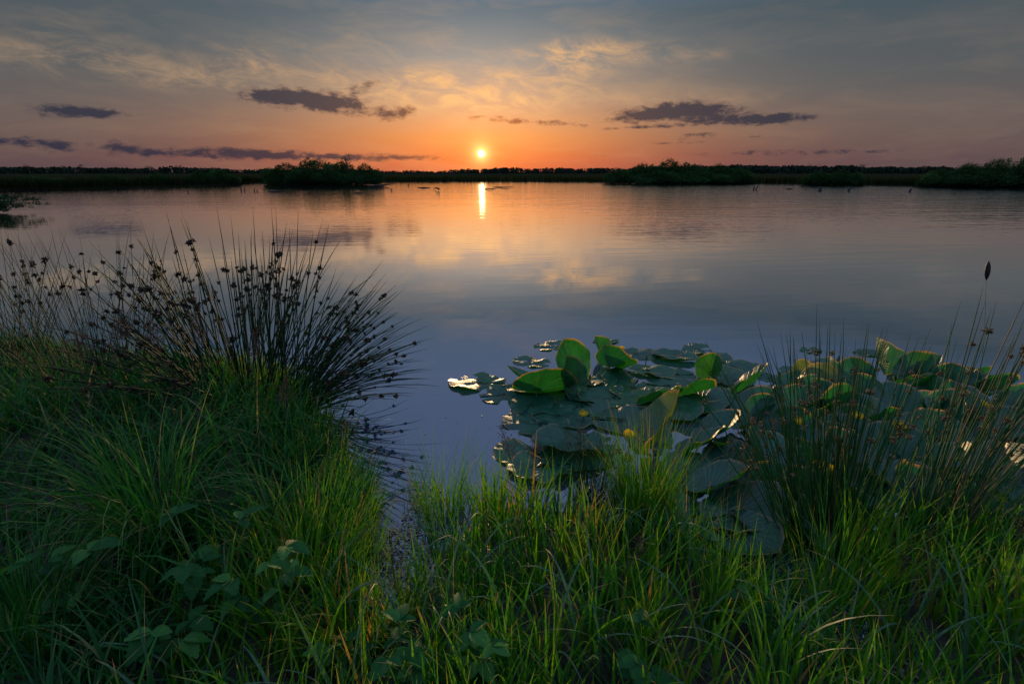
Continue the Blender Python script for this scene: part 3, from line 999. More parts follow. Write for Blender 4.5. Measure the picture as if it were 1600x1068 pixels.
C_ = empty('water_lily', at(1120, 760), 'water lily plant with large dark leaves close to the bank', 'water lily', grp)
BB[2] = C_
for a in [(1128, 722, .34, 60, 14, 6, .06, .45, .15), (1090, 700, .36, 70, 16, -24, .09, .35, .2, .5), (1118, 682, .38, 60, 26, -20, .12, .4, .25, .5),
          (1090, 812, .40, -60, 8, 6, .05, .3, .1, .3), (1140, 830, .34, 150, 10, 14, .05, .25, .2, .4), (1150, 800, .38, 80, 12, 0, .08, .2, .1, .4),
          (1110, 765, .40, 75, 14, -18, .10, .4, .2, .5), (1185, 770, .36, 120, 14, 5, .06, .25, .15, .4), (1070, 740, .30, 30, 8, 4, .04, .5),
          (1180, 812, .34, 60, 10, 5, .05, .3), (1060, 790, .30, -30, 6, 0, .02, .3), (1105, 858, .26, 20, 16, 14, .03, .25, .1), (1190, 838, .28, -40, 22, 10, .05, .3, .2)]:
    put_leaf(C_, *a)
put_leaf(C_, 1122, 694, .20, 170, 30, 5, .13, .75, .25, .4)
put_leaf(C_, 1196, 716, .32, 10, 42, 12, .14, .5, .35, -.6)
put_leaf(C_, 1170, 745, .28, 80, 20, 10, .05, .9, .2)

rg_ = random.Random(5)
D_ = empty('water_lily', at(1290, 640), 'water lily plant with many upright leaves behind the right rush clump', 'water lily', grp)
for a in [(1264, 547, .20, 60, 0, 0, .004, .4), (1290, 570, .34, 80, 0, 0, .005, .4), (1325, 574, .30, -60, 0, 0, .006, .4), (1352, 551, .24, 90, 0, 0, .004, .4), (1235, 582, .24, 40, 0, 0, .004, .5), (1200, 590, .22, 90, 1, 0, .005, .4)]:
    put_leaf(D_, *a)
for a in [(1165, 606, .36, 70, 30, -30, .10, .45, .2, .5), (1178, 632, .36, 60, 12, -22, .08, .3, .2, .3), (1175, 660, .34, 60, 22, -26, .10, .5, .3, .5),
          (1255, 592, .22, 10, 62, 0, .12, .9, .3, .4), (1282, 606, .28, 25, 58, -16, .13, .92, .3, .5), (1305, 596, .28, -25, 60, 14, .14, .55, .3, .5), (1372, 566, .28, -8, 76, 22, .20, .75, .8, .5),
          (1340, 600, .30, 5, 55, -25, .12, .4, .3, .4), (1228, 606, .28, 70, 30, -20, .08, .35, .2, .4), (1220, 650, .34, 150, 15, -10, .09, .3, .2, .4),
          (1290, 650, .36, 80, 20, -30, .12, .6, .3, .6), (1250, 640, .30, 30, 30, -10, .1, .3, .2, .4)]:
    put_leaf(D_, *a)
for px, py in [(1225, 690), (1270, 700), (1320, 690), (1240, 735), (1290, 745), (1345, 730), (1230, 780), (1285, 800), (1330, 650), (1355, 690), (1200, 680), (1340, 785), (1255, 830)]:
    put_leaf(D_, px, py, rg_.uniform(.30, .38), rg_.uniform(-90, 120), rg_.uniform(10, 38), rg_.uniform(-30, 20), rg_.uniform(.06, .14), None, rg_.uniform(.05, .35), rg_.uniform(.1, .7))
for px, py in [(1215, 630), (1260, 670), (1300, 640), (1340, 630), (1250, 760), (1310, 720), (1205, 730), (1350, 760), (1280, 780)]:
    put_leaf(D_, px, py, rg_.uniform(.28, .34), rg_.uniform(-180, 180), rg_.uniform(0, 8), rg_.uniform(-6, 6), rg_.uniform(.01, .04))
put_flower(D_, 1293, 736, .22, .030)
put_flower(D_, 1248, 660, .18, .028)
put_flower(D_, 1340, 652, .20, .028)
put_bud(D_, 1310, 560, .05)

E_ = empty('water_lily', at(1480, 640), 'water lily plant at the right end, running out of the picture', 'water lily', grp)
for a in [(1425, 572, .30, 80, 0, 0, .005, .4), (1590, 628, .30, 60, 0, 0, .006, .4), (1560, 612, .26, 60, 0, 0, .006, .5)]:
    put_leaf(E_, *a)
for a in [(1408, 572, .24, -30, 55, 10, .11, .4, .4, .5), (1412, 590, .26, 40, 35, -25, .1, .35, .3, .5), (1440, 592, .36, 85, 10, -22, .10, .4, .3, .4), (1432, 612, .38, 80, 18, -30, .11, .35, .3, .5),
          (1500, 598, .34, 90, 14, -26, .11, .4, .3, .4), (1535, 612, .34, 110, 20, -26, .11, .55, .4, .5), (1490, 622, .32, 60, 18, -20, .1, .45, .3, .5),
          (1500, 650, .36, 20, 40, 10, .13, .3, .2, .5), (1580, 640, .36, 85, 12, -20, .08, .45, .3, .5), (1440, 650, .32, 60, 26, -22, .12, .8, .3, .4),
          (1400, 640, .32, 30, 30, -14, .11, .35, .2, .4), (1395, 610, .30, 100, 22, -24, .1, .5, .3, .4), (1580, 740, .42, 80, 16, -28, .14, .5, .2, .6),
          (1530, 750, .42, 60, 22, -20, .12, .4, .15, .5), (1450, 745, .40, 75, 18, -24, .14, .75, .25, .6), (1545, 800, .40, 110, 18, -10, .10, .35, .15, .5),
          (1500, 815, .34, 120, 20, 8, .08, .4, .15), (1400, 720, .36, 20, 30, -16, .12, .3, .2, .4)]:
    put_leaf(E_, *a)
for px, py in [(1420, 690), (1470, 700), (1540, 690), (1600, 690), (1390, 770), (1440, 800), (1610, 790), (1640, 660), (1650, 740), (1370, 660), (1480, 770), (1620, 720)]:
    put_leaf(E_, px, py, rg_.uniform(.30, .38), rg_.uniform(-60, 130), rg_.uniform(8, 32), rg_.uniform(-28, 16), rg_.uniform(.05, .11), None, rg_.uniform(.05, .35), rg_.uniform(.1, .7))
for px, py in [(1400, 660), (1460, 660), (1550, 650), (1520, 700), (1580, 690), (1430, 740), (1500, 780), (1640, 700), (1600, 820)]:
    put_leaf(E_, px, py, rg_.uniform(.28, .34), rg_.uniform(-180, 180), rg_.uniform(0, 8), rg_.uniform(-6, 6), rg_.uniform(.01, .04))
for i in range(24):
    px = rg_.uniform(1165, 1640)
    py = rg_.uniform(585, 665) + (px > 1500) * 20
    put_leaf(D_ if px < 1370 else E_, px, py, rg_.uniform(.22, .32), rg_.choice([rg_.uniform(-50, 60), rg_.uniform(60, 110)]), rg_.uniform(30, 66), rg_.uniform(-30, 20), rg_.uniform(.10, .18), None, rg_.uniform(.1, .5), rg_.uniform(.1, .7))
put_flower(E_, 1532, 632, .18, .028)
put_flower(E_, 1405, 668, .21, .028)
put_flower(E_, 1546, 636, .17, .02)


# ================================================================== small leaved plants in the foreground
def serrated_leaf(L, W, seed):
    rg = random.Random(seed)
    V, Fc = [], []
    n = 14
    for i in range(n + 1):
        t = i / n
        w = W * .5 * math.sin(math.pi * min(1, t * .98 + .02) ** .8) ** .8
        if 0 < i < n: w *= 1.0 if i % 2 else .86
        y = L * t
        zc = -.25 * L * t * t
        for j, s in enumerate((-1, -.5, 0, .5, 1)):
            rid = .012 * L * (1 if (i % 2) else -1) * (abs(s) if abs(s) < 1 else .3)
            V.append((s * w, y + (.05 * L * abs(s) if i % 2 else 0), zc + abs(s) * w * .35 + rid))
    for i in range(n):
        for j in range(4):
            q = i * 5 + j
            Fc.append((q, q + 1, q + 6, q + 5))
    ti = rg.uniform(.1, .9)
    return np_mesh('leaf', V, Fc, M_BRAMBLE, {'tint': [ti] * len(V), 'along': [0] * len(V)})


SL = [serrated_leaf(.062, .044, i) for i in range(5)]


def bramble(px, py, z, n, h, label, scale=1.0, cat='bramble'):
    scale, h = scale * .95, h * 1.15
    p = at(px, py, z)
    p.z = float(ground_z(p.x, p.y))
    root = empty('bramble_plant', p, label, cat, 'leafy bramble plants in the foreground')
    rg = random.Random(int(px * 3 + py))
    for i in range(n):
        a = rg.uniform(0, 2 * math.pi)
        l = rg.uniform(.05, .55)
        hh = h * rg.uniform(.55, 1.1)
        tip = Vector((math.sin(a) * l * hh, math.cos(a) * l * hh, hh))
        V, Fc = tube([(0, 0, -.02), tip * .5 + Vector((0, 0, .02)), tip], [.0025, .002, .0014], 5)
        link('stem', np_mesh('stem', V, Fc, M_STALK), root)
        for k in range(3):
            lf = link('leaf', SL[rg.randrange(5)], root)
            s = scale * rg.uniform(.75, 1.15) * (1.15 if k == 0 else .9)
            lf.location = tip
            lf.rotation_euler = (R(rg.uniform(-18, 22)), R(rg.uniform(-14, 14)), -a + (0, 1.35, -1.35)[k] + rg.gauss(0, .15))
            lf.scale = (s, s, s)
        # a lower pair
        q = tip * .55
        for k in (-1, 1):
            lf = link('leaf', SL[rg.randrange(5)], root)
            lf.location = q
            lf.rotation_euler = (R(rg.uniform(-10, 15)), R(rg.uniform(-10, 10)), -a + k * 1.7)
            lf.scale = (scale * .8,) * 3


bramble(335, 985, .1, 5, .28, 'bramble with toothed leaves in the dark hollow of the left grass', 1.05)
bramble(420, 1010, .1, 5, .26, 'bramble right of the first, leaves spread flat', 1.05)
bramble(300, 1060, .1, 5, .20, 'low bramble at the bottom under the left grass', 1.1)
bramble(115, 1020, .1, 4, .26, 'dark bramble near the lower left tussock', 1.1)
bramble(560, 1075, .1, 4, .14, 'small bramble at the bottom beside the inlet grass', .8)
bramble(630, 1090, .1, 5, .20, 'pale toothed leaf bramble at the bottom edge', .85)
bramble(735, 1092, .1, 5, .19, 'bramble with ribbed fresh leaves, right of the pale one', .85)
bramble(980, 1100, .1, 4, .15, 'small bramble at the bottom in the middle grass', .75)
bramble(1170, 1000, .05, 3, .14, 'small dark bramble in the wet hollow on the right', .8)


# seed panicles and dried stalks
def panicle(px, py, z_, h, azd, lean, label, mat=M_PANICLE, dens=46, ln=.12, name='grass_panicle', cat='grass seed head', Y=None):
    p = at(px, py, z_)
    p.z = max(float(ground_z(p.x, p.y)), -.1)
    root = empty(name, p, label, cat, 'single seed heads in the grass')
    rg = random.Random(int(px + py * 7))
    pts = []
    q = Vector((0, 0, -.02))
    a = R(azd)
    for k in range(9):
        t = k / 8
        pts.append(q.copy())
        th = lean * (.3 + 1.2 * t * t)
        q = q + Vector((math.sin(a) * math.sin(th), math.cos(a) * math.sin(th), math.cos(th))) * h / 8
    V, Fc = tube(pts, [.0014 - .0001 * k for k in range(9)], 5)
    link('stem', np_mesh('stem', V, Fc, M_RUSH, {'tint': [.85] * len(V), 'along': [0] * len(V)}), root)
    A = Acc()
    for i in range(dens):
        t = 1 - ln / h * rg.random() ** .8
        f = t * 8
        k = min(7, int(f))
        c = pts[k].lerp(pts[k + 1], f - k)
        wide = .30 * (1 - t) * h / ln * ln + .008
        d = Vector((rg.gauss(0, 1), rg.gauss(0, 1), rg.gauss(.8, .6))).normalized()
        e = c + d * wide * rg.uniform(.4, 1.3)
        s = rg.uniform(.0012, .0026)
        V, Fc = tube([c, c.lerp(e, .75), e, e + d * .006], [.0003, .0004, s, .0002], 4)
        A.add(V, Fc, tint=rg.random(), along=0.0)
    link('seed_head', A.mesh('seed_head', mat), root)


panicle(812, 800, 0, .42, -50, .45, 'reddish feathery grass head over the water left of the lily plants', ln=.16, dens=80)
panicle(838, 790, 0, .36, -20, .3, 'reddish grass head beside the leaning one, over the wavy pads', ln=.13, dens=70)
panicle(905, 800, 0, .44, -8, .15, 'thin red brown grass head in front of the middle lily pads', ln=.14, dens=40)
panicle(898, 790, 0, .38, -30, .4, 'short brown grass head hanging above the wavy pads', ln=.09, dens=36)
panicle(990, 800, 0, .46, 5, .1, 'thin reddish grass head near the bright green leaf', ln=.1, dens=30)
for i, (px, py, h, lb) in enumerate([(300, 720, .62, 'pinkish feathery head left of the middle of the largest rush clump'), (345, 720, .66, 'pinkish feathery head in front of the largest rush clump'),
                                     (410, 715, .60, 'pinkish feathery head right of centre of the largest rush clump'), (205, 700, .62, 'greyish feathery head before the left rush stems'),
                                     (150, 730, .62, 'purplish feathery head over the far left grass'), (450, 720, .45, 'pale feathery head on the rim of the left bank')]):
    panicle(px, py, .1, h, -60 + i * 35, .28, lb, ln=.15, dens=90)
panicle(985, 985, .05, .30, 20, .2, 'brown withered flower head in the foreground grass', M_SEED, 70, .09, 'dry_stalk', 'dried flower')
panicle(625, 1000, .1, .42, -20, .1, 'pale dead stalk standing at the inlet', M_SEED, 60, .2, 'dry_stalk', 'dried flower')
panicle(1030, 1085, .05, .16, 0, .1, 'pale seed cluster at the bottom of the foreground', M_SEED, 50, .05, 'dry_stalk', 'dried flower')
panicle(1215, 900, .05, .24, 0, .1, 'pinkish seed spike before the dark lily leaves', M_PANICLE, 30, .05)
panicle(1395, 960, .05, .26, 10, .2, 'pale starry seed head below the right rush clump', M_SEED, 40, .05, 'dry_stalk', 'dried flower')
panicle(1430, 930, .05, .26, 40, .4, 'brown bent seed head right of the pale starry one', M_SEED, 50, .05, 'dry_stalk', 'dried flower')
panicle(1580, 980, .05, .34, -10, .4, 'pale seed head at the right edge', M_SEED, 50, .06, 'dry_stalk', 'dried flower')


# small floating leaves: washed into the inlet, the wet hollow and over the open water
def floaters(cent, rad, zf):
    N = len(cent)
    k = 7
    a = np.linspace(0, 2 * np.pi, k, endpoint=False)
    ph = RNG.uniform(0, 6, N)
    sq = RNG.uniform(.6, 1, N)
    x = np.cos(a[None] + 0 * ph[:, None]) * rad[:, None]
    y = np.sin(a[None]) * (rad * sq)[:, None]
    c, s = np.cos(ph)[:, None], np.sin(ph)[:, None]
    X = cent[:, 0:1] + x * c - y * s
    Y = cent[:, 1:2] + x * s + y * c
    tx, ty = RNG.normal(0, .05, N)[:, None], RNG.normal(0, .05, N)[:, None]
    Z = zf[:, None] + (X - cent[:, 0:1]) * tx + (Y - cent[:, 1:2]) * ty + RNG.uniform(0, .0015, (N, k))
    V = np.stack([X, Y, Z], -1).reshape(-1, 3)
    Fc = np.arange(N * k).reshape(N, k)
    return V, Fc, {'tint': np.repeat(RNG.uniform(0, 1, N) ** 1.6, k), 'along': np.zeros(N * k)}


P1 = sample(3600, -.66, -.1, 1.4, 2.1, lambda x, y: (np.abs(x + .42 + .04 * np.sin(y * 9)) < .16 - .08 * (y > 1.75)))
P2 = sample(2600, .7, 1.3, 1.0, 1.6, lambda x, y: (((x - 1.0) / .26) ** 2 + ((y - 1.28) / .26) ** 2) < 1)
P3 = sample(60, -.55, .15, 1.9, 2.9, lambda x, y: (RNG.uniform(0, 1, len(x)) < .6) & (y > edge_y(x)))
P4 = sample(1200, -.3, .45, 1.4, 2.0, lambda x, y: (np.abs(x - .02 + .1 * np.sin(y * 7)) < .16))
PP = np.concatenate([P1, P2, P3, P4])
zf = np.maximum(ground_z(PP[:, 0], PP[:, 1]), 0) + .004 + RNG.uniform(0, .012, len(PP)) * (np.arange(len(PP)) < len(P1) + len(P2))
rad = RNG.uniform(.002, .0075, len(PP))
V, Fc, At = floaters(PP, rad, zf)
o = link('floating_leaves', np_mesh('floating_leaves', V, Fc, M_TINY, At, smooth=False))
tag(o, 'tiny round floating leaves crowded into the inlet and hollow', 'floating leaves', kind='stuff')

# ================================================================== shrubs and trees
def leaf_cloud(blobs, n, size, seed, shoots=0, top=1.0):
    """leaf sized faces through several lumpy lobes; quads"""
    rg = np.random.default_rng(seed)
    C, Rr = np.array([b[:3] for b in blobs]), np.array([b[3:] for b in blobs])
    vol = Rr.prod(1)
    pick = rg.choice(len(blobs), n, p=vol / vol.sum())
    d = rg.normal(0, 1, (n, 3))
    d /= np.linalg.norm(d, axis=1)[:, None]
    rr = rg.uniform(.35, 1.0, n) ** .45 * (1 + .14 * np.sin(d[:, 0] * 7 + pick) * np.cos(d[:, 2] * 6))
    P = C[pick] + d * rr[:, None] * Rr[pick]
    tint = np.clip(.45 + .3 * np.sin(pick * 2.4) + rg.normal(0, .15, n), 0, 1)
    if shoots:
        m = shoots
        sx = rg.uniform(C[:, 0].min() - Rr[:, 0].mean() * .6, C[:, 0].max() + Rr[:, 0].mean() * .6, m)
        topz = np.array([max((c[2] + r[2] * math.sqrt(max(0, 1 - ((x - c[0]) / r[0]) ** 2)) if abs(x - c[0]) < r[0] else 0) for c, r in zip(C, Rr)) for x in sx])
        rep = 7
        hh = rg.uniform(.06, .26, m) * top
        t = np.tile(np.linspace(-.3, 1, rep), m)
        sp_ = np.stack([np.repeat(sx, rep), np.repeat(rg.uniform(-.5, .5, m), rep), np.repeat(topz, rep) + t * np.repeat(hh, rep)], -1)
        sp_[:, :2] += rg.normal(0, size * .2, (m * rep, 2))
        P = np.concatenate([P, sp_])
        tint = np.concatenate([tint, np.full(m * rep, .3)])
    P[:, 2] = np.maximum(P[:, 2], .02 + rg.uniform(0, .1, len(P)))
    n = len(P)
    u = rg.normal(0, 1, (n, 3))
    u /= np.linalg.norm(u, axis=1)[:, None]
    v = np.cross(u, rg.normal(0, 1, (n, 3)))
    v /= np.linalg.norm(v, axis=1)[:, None]
    s = size * rg.uniform(.5, 1.2, n)
    if shoots: s[-m * rep:] *= .55
    u *= s[:, None] * .5
    v *= s[:, None] * .28
    V = np.stack([P - u, P + v, P + u, P - v], 1).reshape(-1, 3)
    Fc = np.arange(n * 4).reshape(n, 4)
    return V, Fc, {'tint': np.repeat(tint, 4), 'along': np.zeros(n * 4)}


def lobes(w, h, k, seed, low=.45):
    rg = random.Random(seed)
    out = []
    for i in range(k):
        t = (i + .5) / k * 2 - 1
        x = t * w * .5 * .72 + rg.gauss(0, w * .03)
        hh = h * (1 - .45 * t * t) * rg.uniform(.92, 1.0)
        rz = hh * rg.uniform(.42, .55)
        out.append((x, rg.uniform(-.5, .5), max(hh - rz, rz * .8), w / k * rg.uniform(.75, 1.05), rg.uniform(.8, 1.2), rz))
        out.append((x + rg.gauss(0, .2), rg.uniform(-.7, .1), hh * .3, w / k * rg.uniform(.8, 1.0), 1.1, hh * .34))
    return out


def stems_mesh(w, h, n, seed, r=.05):
    rg = random.Random(seed)
    A = Acc()
    for i in range(n):
        x = rg.uniform(-.35, .35) * w
        b0 = Vector((x * .8, rg.uniform(-.4, .4), -.25))
        t = Vector((x * 1.2, rg.uniform(-.5, .5), h * rg.uniform(.5, .9)))
        V, Fc = tube([b0, b0.lerp(t, .5) + Vector((rg.gauss(0, .1), 0, 0)), t], [r, r * .7, r * .3], 5)
        A.add(V, Fc)
    return A.mesh('trunk', M_BARK)


TEMPL = []
for i in range(5):
    V, Fc, At = leaf_cloud(lobes(4.0, 2.4, 3 + i % 3, 40 + i), 17000, .135, 60 + i, 18)
    TEMPL.append((np_mesh('crown', V, Fc, M_SHRUB, At, smooth=False), stems_mesh(4.0, 2.0, 9, i)))


def shrub(px, y_water, w_px, y_top, label, k, group, back=0.0, name='willow_shrub'):
    p = at(px, y_water)
    dirn = Vector((p.x, p.y, 0)).normalized()
    p = p + dirn * back
    Y = p.y
    top = at_y(px, y_top, Y).z
    wl, wr = at_y(px - w_px / 2, y_water, Y).x, at_y(px + w_px / 2, y_water, Y).x
    root = empty(name, (p.x, p.y, 0), label, 'shrub', group, rz=random.choice([0, 0, math.pi]))
    cm_, tm_ = TEMPL[k % 5]
    s = ((wr - wl) / 4.3, max(.6, (wr - wl) / 5), top / 2.1)
    root.scale = s
    link('crown', cm_, root)
    link('trunk', tm_, root)
    return root


g1 = 'willow bushes of the left island'
for i, a in enumerate([(450, 288.6, 78, 259, 'leftmost willow bush of the island left of the sun', 0), (497, 287.6, 90, 250.5, 'tallest willow bush of the island left of the sun', 1),
                       (535, 288, 74, 255, 'willow bush under the dead tree on the left island', 2), (573, 288.8, 56, 259, 'rounded willow bush at the right end of the left island', 3),
                       (470, 289, 60, 266, 'low dark willow bush in front on the left island', 4), (520, 289, 66, 268, 'low willow bush at the waterline of the left island', 0),
                       (428, 288.8, 30, 270, 'smallest willow bush at the left tip of the left island', 2)]):
    shrub(a[0], a[1], a[2], a[3], a[4], a[5], g1)
g2 = 'bushes of the island right of the sun'
for a in [(968, 286.5, 56, 265, 'leftmost bush of the long island right of the sun', 1), (1003, 286.6, 64, 258, 'bush left of the highest part of the long island', 2),
          (1040, 286.8, 72, 253, 'tallest bush of the long island, with spiky shoots', 3), (1082, 286.8, 74, 257, 'bush right of the highest part of the long island', 4),
          (1122, 287, 66, 260, 'rounded bush in the right half of the long island', 0), (1155, 287, 50, 264, 'rightmost bush of the long island', 1),
          (1030, 287.2, 90, 268, 'low bush in front of the long island', 2), (1100, 287.4, 90, 269, 'second low bush in front of the long island', 4)]:
    shrub(a[0], a[1], a[2], a[3], a[4], a[5], g2)
g3 = 'bushes of the small island'
for a in [(1276, 290, 46, 270, 'left bush of the small low island on the right', 0), (1308, 290, 56, 267.5, 'middle bush of the small low island on the right', 3), (1335, 290, 34, 271, 'right bush of the small low island on the right', 2)]:
    shrub(a[0], a[1], a[2], a[3], a[4], a[5], g3)
g4 = 'bushes of the right shore'
for a in [(1462, 292, 60, 266, 'leftmost bush of the dark right shore', 1), (1505, 292.4, 74, 258, 'bush with a domed top on the right shore', 2), (1550, 292.8, 76, 255, 'large dark bush on the right shore', 3),
          (1592, 293, 70, 250, 'highest dark bush at the right edge', 4), (1530, 293, 100, 270, 'low bush at the waterline of the right shore', 0), (1640, 293, 90, 252, 'dark bush partly cut off by the right edge', 1)]:
    shrub(a[0], a[1], a[2], a[3], a[4], a[5], g4)
g5 = 'bushes on the left spit'
for a in [(345, 288.4, 44, 266, 'largest bush near the tip of the left spit', 2, 1.0), (315, 289.4, 44, 268.5, 'bush left of the largest on the left spit', 0, 1.0), (365, 288.6, 22, 273, 'small bush at the very tip of the left spit', 1, .3),
          (250, 291, 50, 273, 'low bush halfway along the left spit', 3, 1.5), (180, 292.5, 60, 274.5, 'low wide bush on the left spit', 4, 2), (60, 295, 90, 275, 'low bush at the left end of the spit', 1, 2)]:
    shrub(a[0], a[1], a[2], a[3], a[4], a[5], g5, a[6])


# small ragged trees breaking the skyline
def tree(px, Y, y_top, w_px, label, seed, ground=.3, leafy_k=1.0, name='tree', mat=M_SHRUB, gname='trees that stand above the skyline'):
    top = at_y(px, y_top, Y)
    H = top.z - ground
    W = w_px / F_PX * Y * .95
    root = empty(name, (top.x, Y, ground), label, 'tree', gname)
    rg = random.Random(seed)
    A = Acc()
    lean = rg.uniform(-.08, .08) * H
    V, Fc = tube([(0, 0, -.2), (lean * .5, 0, H * .5), (lean, 0, H * .95)], [H * .035, H * .022, H * .008], 6)
    A.add(V, Fc)
    bl = []
    for k in range(6):
        t = rg.uniform(.45, .98)
        e = Vector((lean * t + rg.choice([-1, 1]) * W * rg.uniform(.15, .45), rg.uniform(-.3, .3) * W, H * min(.96, t + .08)))
        V, Fc = tube([(lean * t * .8, 0, H * t * .8), e], [H * .012, H * .004], 4)
        A.add(V, Fc)
        bl.append((e.x, e.y, e.z, W * .2, W * .2, H * .10))
    bl.append((lean, 0, H * .86, W * .24, W * .24, H * .13))
    link('trunk', A.mesh('trunk', M_BARK), root)
    V, Fc, At = leaf_cloud(bl, int(420 * leafy_k), max(.14, W * .07), seed)
    link('crown', np_mesh('crown', V, Fc, mat, At, smooth=False), root)


tree(541, 65, 243.5, 14, 'small crooked tree on top of the left island', 3, .2, .5)
tree(1563, 54, 247, 12, 'thin ragged tree above the right shore', 4, .2, .5)
tree(1576, 56, 248.5, 18, 'broad crowned tree behind the highest right shore bush', 5, .2, 1.3)
tree(1598, 58, 247.5, 22, 'wide tree at the right edge of the shore', 15, .2, 1.5)
tree(124, 420, 257, 10, 'taller round tree in the far wood on the left', 6, .5, 1, mat=M_FAR)
tree(43, 420, 257.5, 9, 'slim tree above the far wood at the far left', 7, .5, 1, mat=M_FAR)
tree(98, 430, 258.5, 8, 'small tree between the two tallest of the left far wood', 17, .5, 1, mat=M_FAR)
tree(232, 425, 259.5, 9, 'thin tree in the far wood above the left spit', 8, .5, .8, mat=M_FAR)
tree(281, 425, 258.5, 11, 'wide tree in the far wood left of the left island', 9, .5, 1, mat=M_FAR)
tree(332, 430, 261, 10, 'last tree of the far wood before the left island', 10, .5, 1, mat=M_FAR)
tree(1268, 300, 257, 10, 'open crowned tree behind the small island', 11, .5, .6, mat=M_FAR)
tree(1285, 300, 258, 12, 'second open crowned tree behind the small island', 12, .5, .6, mat=M_FAR)
tree(1350, 320, 256.8, 9, 'taller tree of the right far wood', 13, .5, 1, mat=M_FAR)
tree(1445, 330, 259, 12, 'round tree in the far wood near the right shore', 14, .5, 1, mat=M_FAR)

# the far wood
XT = [-500, 0, 60, 130, 200, 300, 380, 430, 600, 650, 700, 740, 790, 850, 900, 960, 1000, 1150, 1220, 1300, 1400, 1450, 1600, 2100]
YT = [260, 260, 259.5, 261, 262, 260.5, 263.5, 264, 266.5, 265.5, 265.8, 263.5, 261, 263, 262.5, 262, 261, 257.5, 258, 258, 260, 260.5, 262, 260]
Vs, Fs, Ts, off = [], [], [], 0
for i in range(1900):
    px = random.uniform(-450, 2050)
    Y = random.uniform(440, 620)
    yt = np.interp(px, XT, YT) + .9 * math.sin(px * .031) * math.sin(px * .0113 + 1) + .7 * math.sin(px * .083 + 2) + random.choice([random.uniform(-.6, .9), random.uniform(.5, 4.5)])
    top = at_y(px, yt, Y)
    H = max(1.8, top.z - .4)
    W = random.uniform(.8, 1.6) * H
    n = 45
    d = RNG.normal(0, 1, (n, 3))
    d /= np.linalg.norm(d, axis=1)[:, None]
    Pp = np.array([top.x, Y, .4 + H * .46]) + d * RNG.uniform(.3, 1, (n, 1)) ** .4 * np.array([W * .5, W * .5, H * .48])
    u = RNG.normal(0, 1, (n, 3)); u /= np.linalg.norm(u, axis=1)[:, None]
    v = np.cross(u, RNG.normal(0, 1, (n, 3))); v /= np.linalg.norm(v, axis=1)[:, None]
    s = H * .17
    Vs.append(np.stack([Pp - u * s, Pp + v * s * .7, Pp + u * s, Pp - v * s * .7], 1).reshape(-1, 3))
    Ts.append(np.full(n * 4, random.random()))
Vv = np.concatenate(Vs)
wood = link('far_woods', np_mesh('far_woods', Vv, np.arange(len(Vv)).reshape(-1, 4), M_FAR, {'tint': np.concatenate(Ts), 'along': np.zeros(len(Vv))}, smooth=False))
tag(wood, 'dark band of far woods along the horizon', 'woods', kind='stuff')

# reeds along the far shore and over the marsh
pts = []
for i in range(26000):
    k = random.uniform(0, len(S) - 1.001)
    a, b_ = S[int(k)], S[int(k) + 1]
    p = a.lerp(b_, k - int(k))
    dirn = Vector((p.x, p.y, 0)).normalized()
    pts.append(p + dirn * (abs(random.gauss(0, 1)) ** 1.7 * 7 + .1))
pts = np.array([tuple(p) for p in pts])
pts = pts[(pts[:, 1] > 20)]
N = len(pts)
pts[:, 2] = .1
hN = RNG.uniform(.45, 1.05, N)
V, Fc, At = blades(pts, hN, RNG.uniform(0, 6.28, N), np.abs(RNG.normal(.12, .1, N)), RNG.uniform(.1, .7, N), RNG.uniform(.05, .12, N), RNG.uniform(0, 1, N) ** 1.3, 2)
o = link('reed_grass', np_mesh('reed_grass', V, Fc, M_REED, At, smooth=False))
tag(o, 'belt of reeds and marsh grass along the far shore', 'reeds', kind='stuff')


# overhanging willow branch entering from the left
def willow_spray():
    c = at(0, 331)
    root = empty('willow_branch', (c.x - .55, c.y, 0), 'leafy willow branch hanging over the water at the left edge', 'willow')
    rg = random.Random(3)
    A, tips = Acc(), []
    for i in range(26):
        s = Vector((rg.uniform(-1.2, .2), rg.uniform(-.4, .4), rg.uniform(.15, .4)))
        e = s + Vector((rg.uniform(.8, 2.6), rg.gauss(0, .4), rg.gauss(.0, .16)))
        e.z = max(.03, min(.55, e.z))
        mid = s.lerp(e, .5) + Vector((0, 0, rg.uniform(-.05, .14)))
        V, Fc = tube([s, mid, e], [.016, .010, .004], 4)
        A.add(V, Fc)
        for k in range(11):
            t = rg.uniform(.2, 1)
            q = s.lerp(mid, t * 2) if t < .5 else mid.lerp(e, t * 2 - 1)
            tips.append((q.x, q.y, q.z + .03, .11, .1, .07))
    for k in range(5):
        V, Fc = tube([(-1.0 + .2 * k, 0, -.1), (-.7 + .3 * k, 0, .25)], [.03, .02], 5)
        A.add(V, Fc)
    link('twig', A.mesh('twig', M_BARK), root)
    V, Fc, At = leaf_cloud(tips, 8000, .06, 8)
    link('foliage', np_mesh('foliage', V, Fc, M_SHRUB, At, smooth=False), root)


willow_spray()


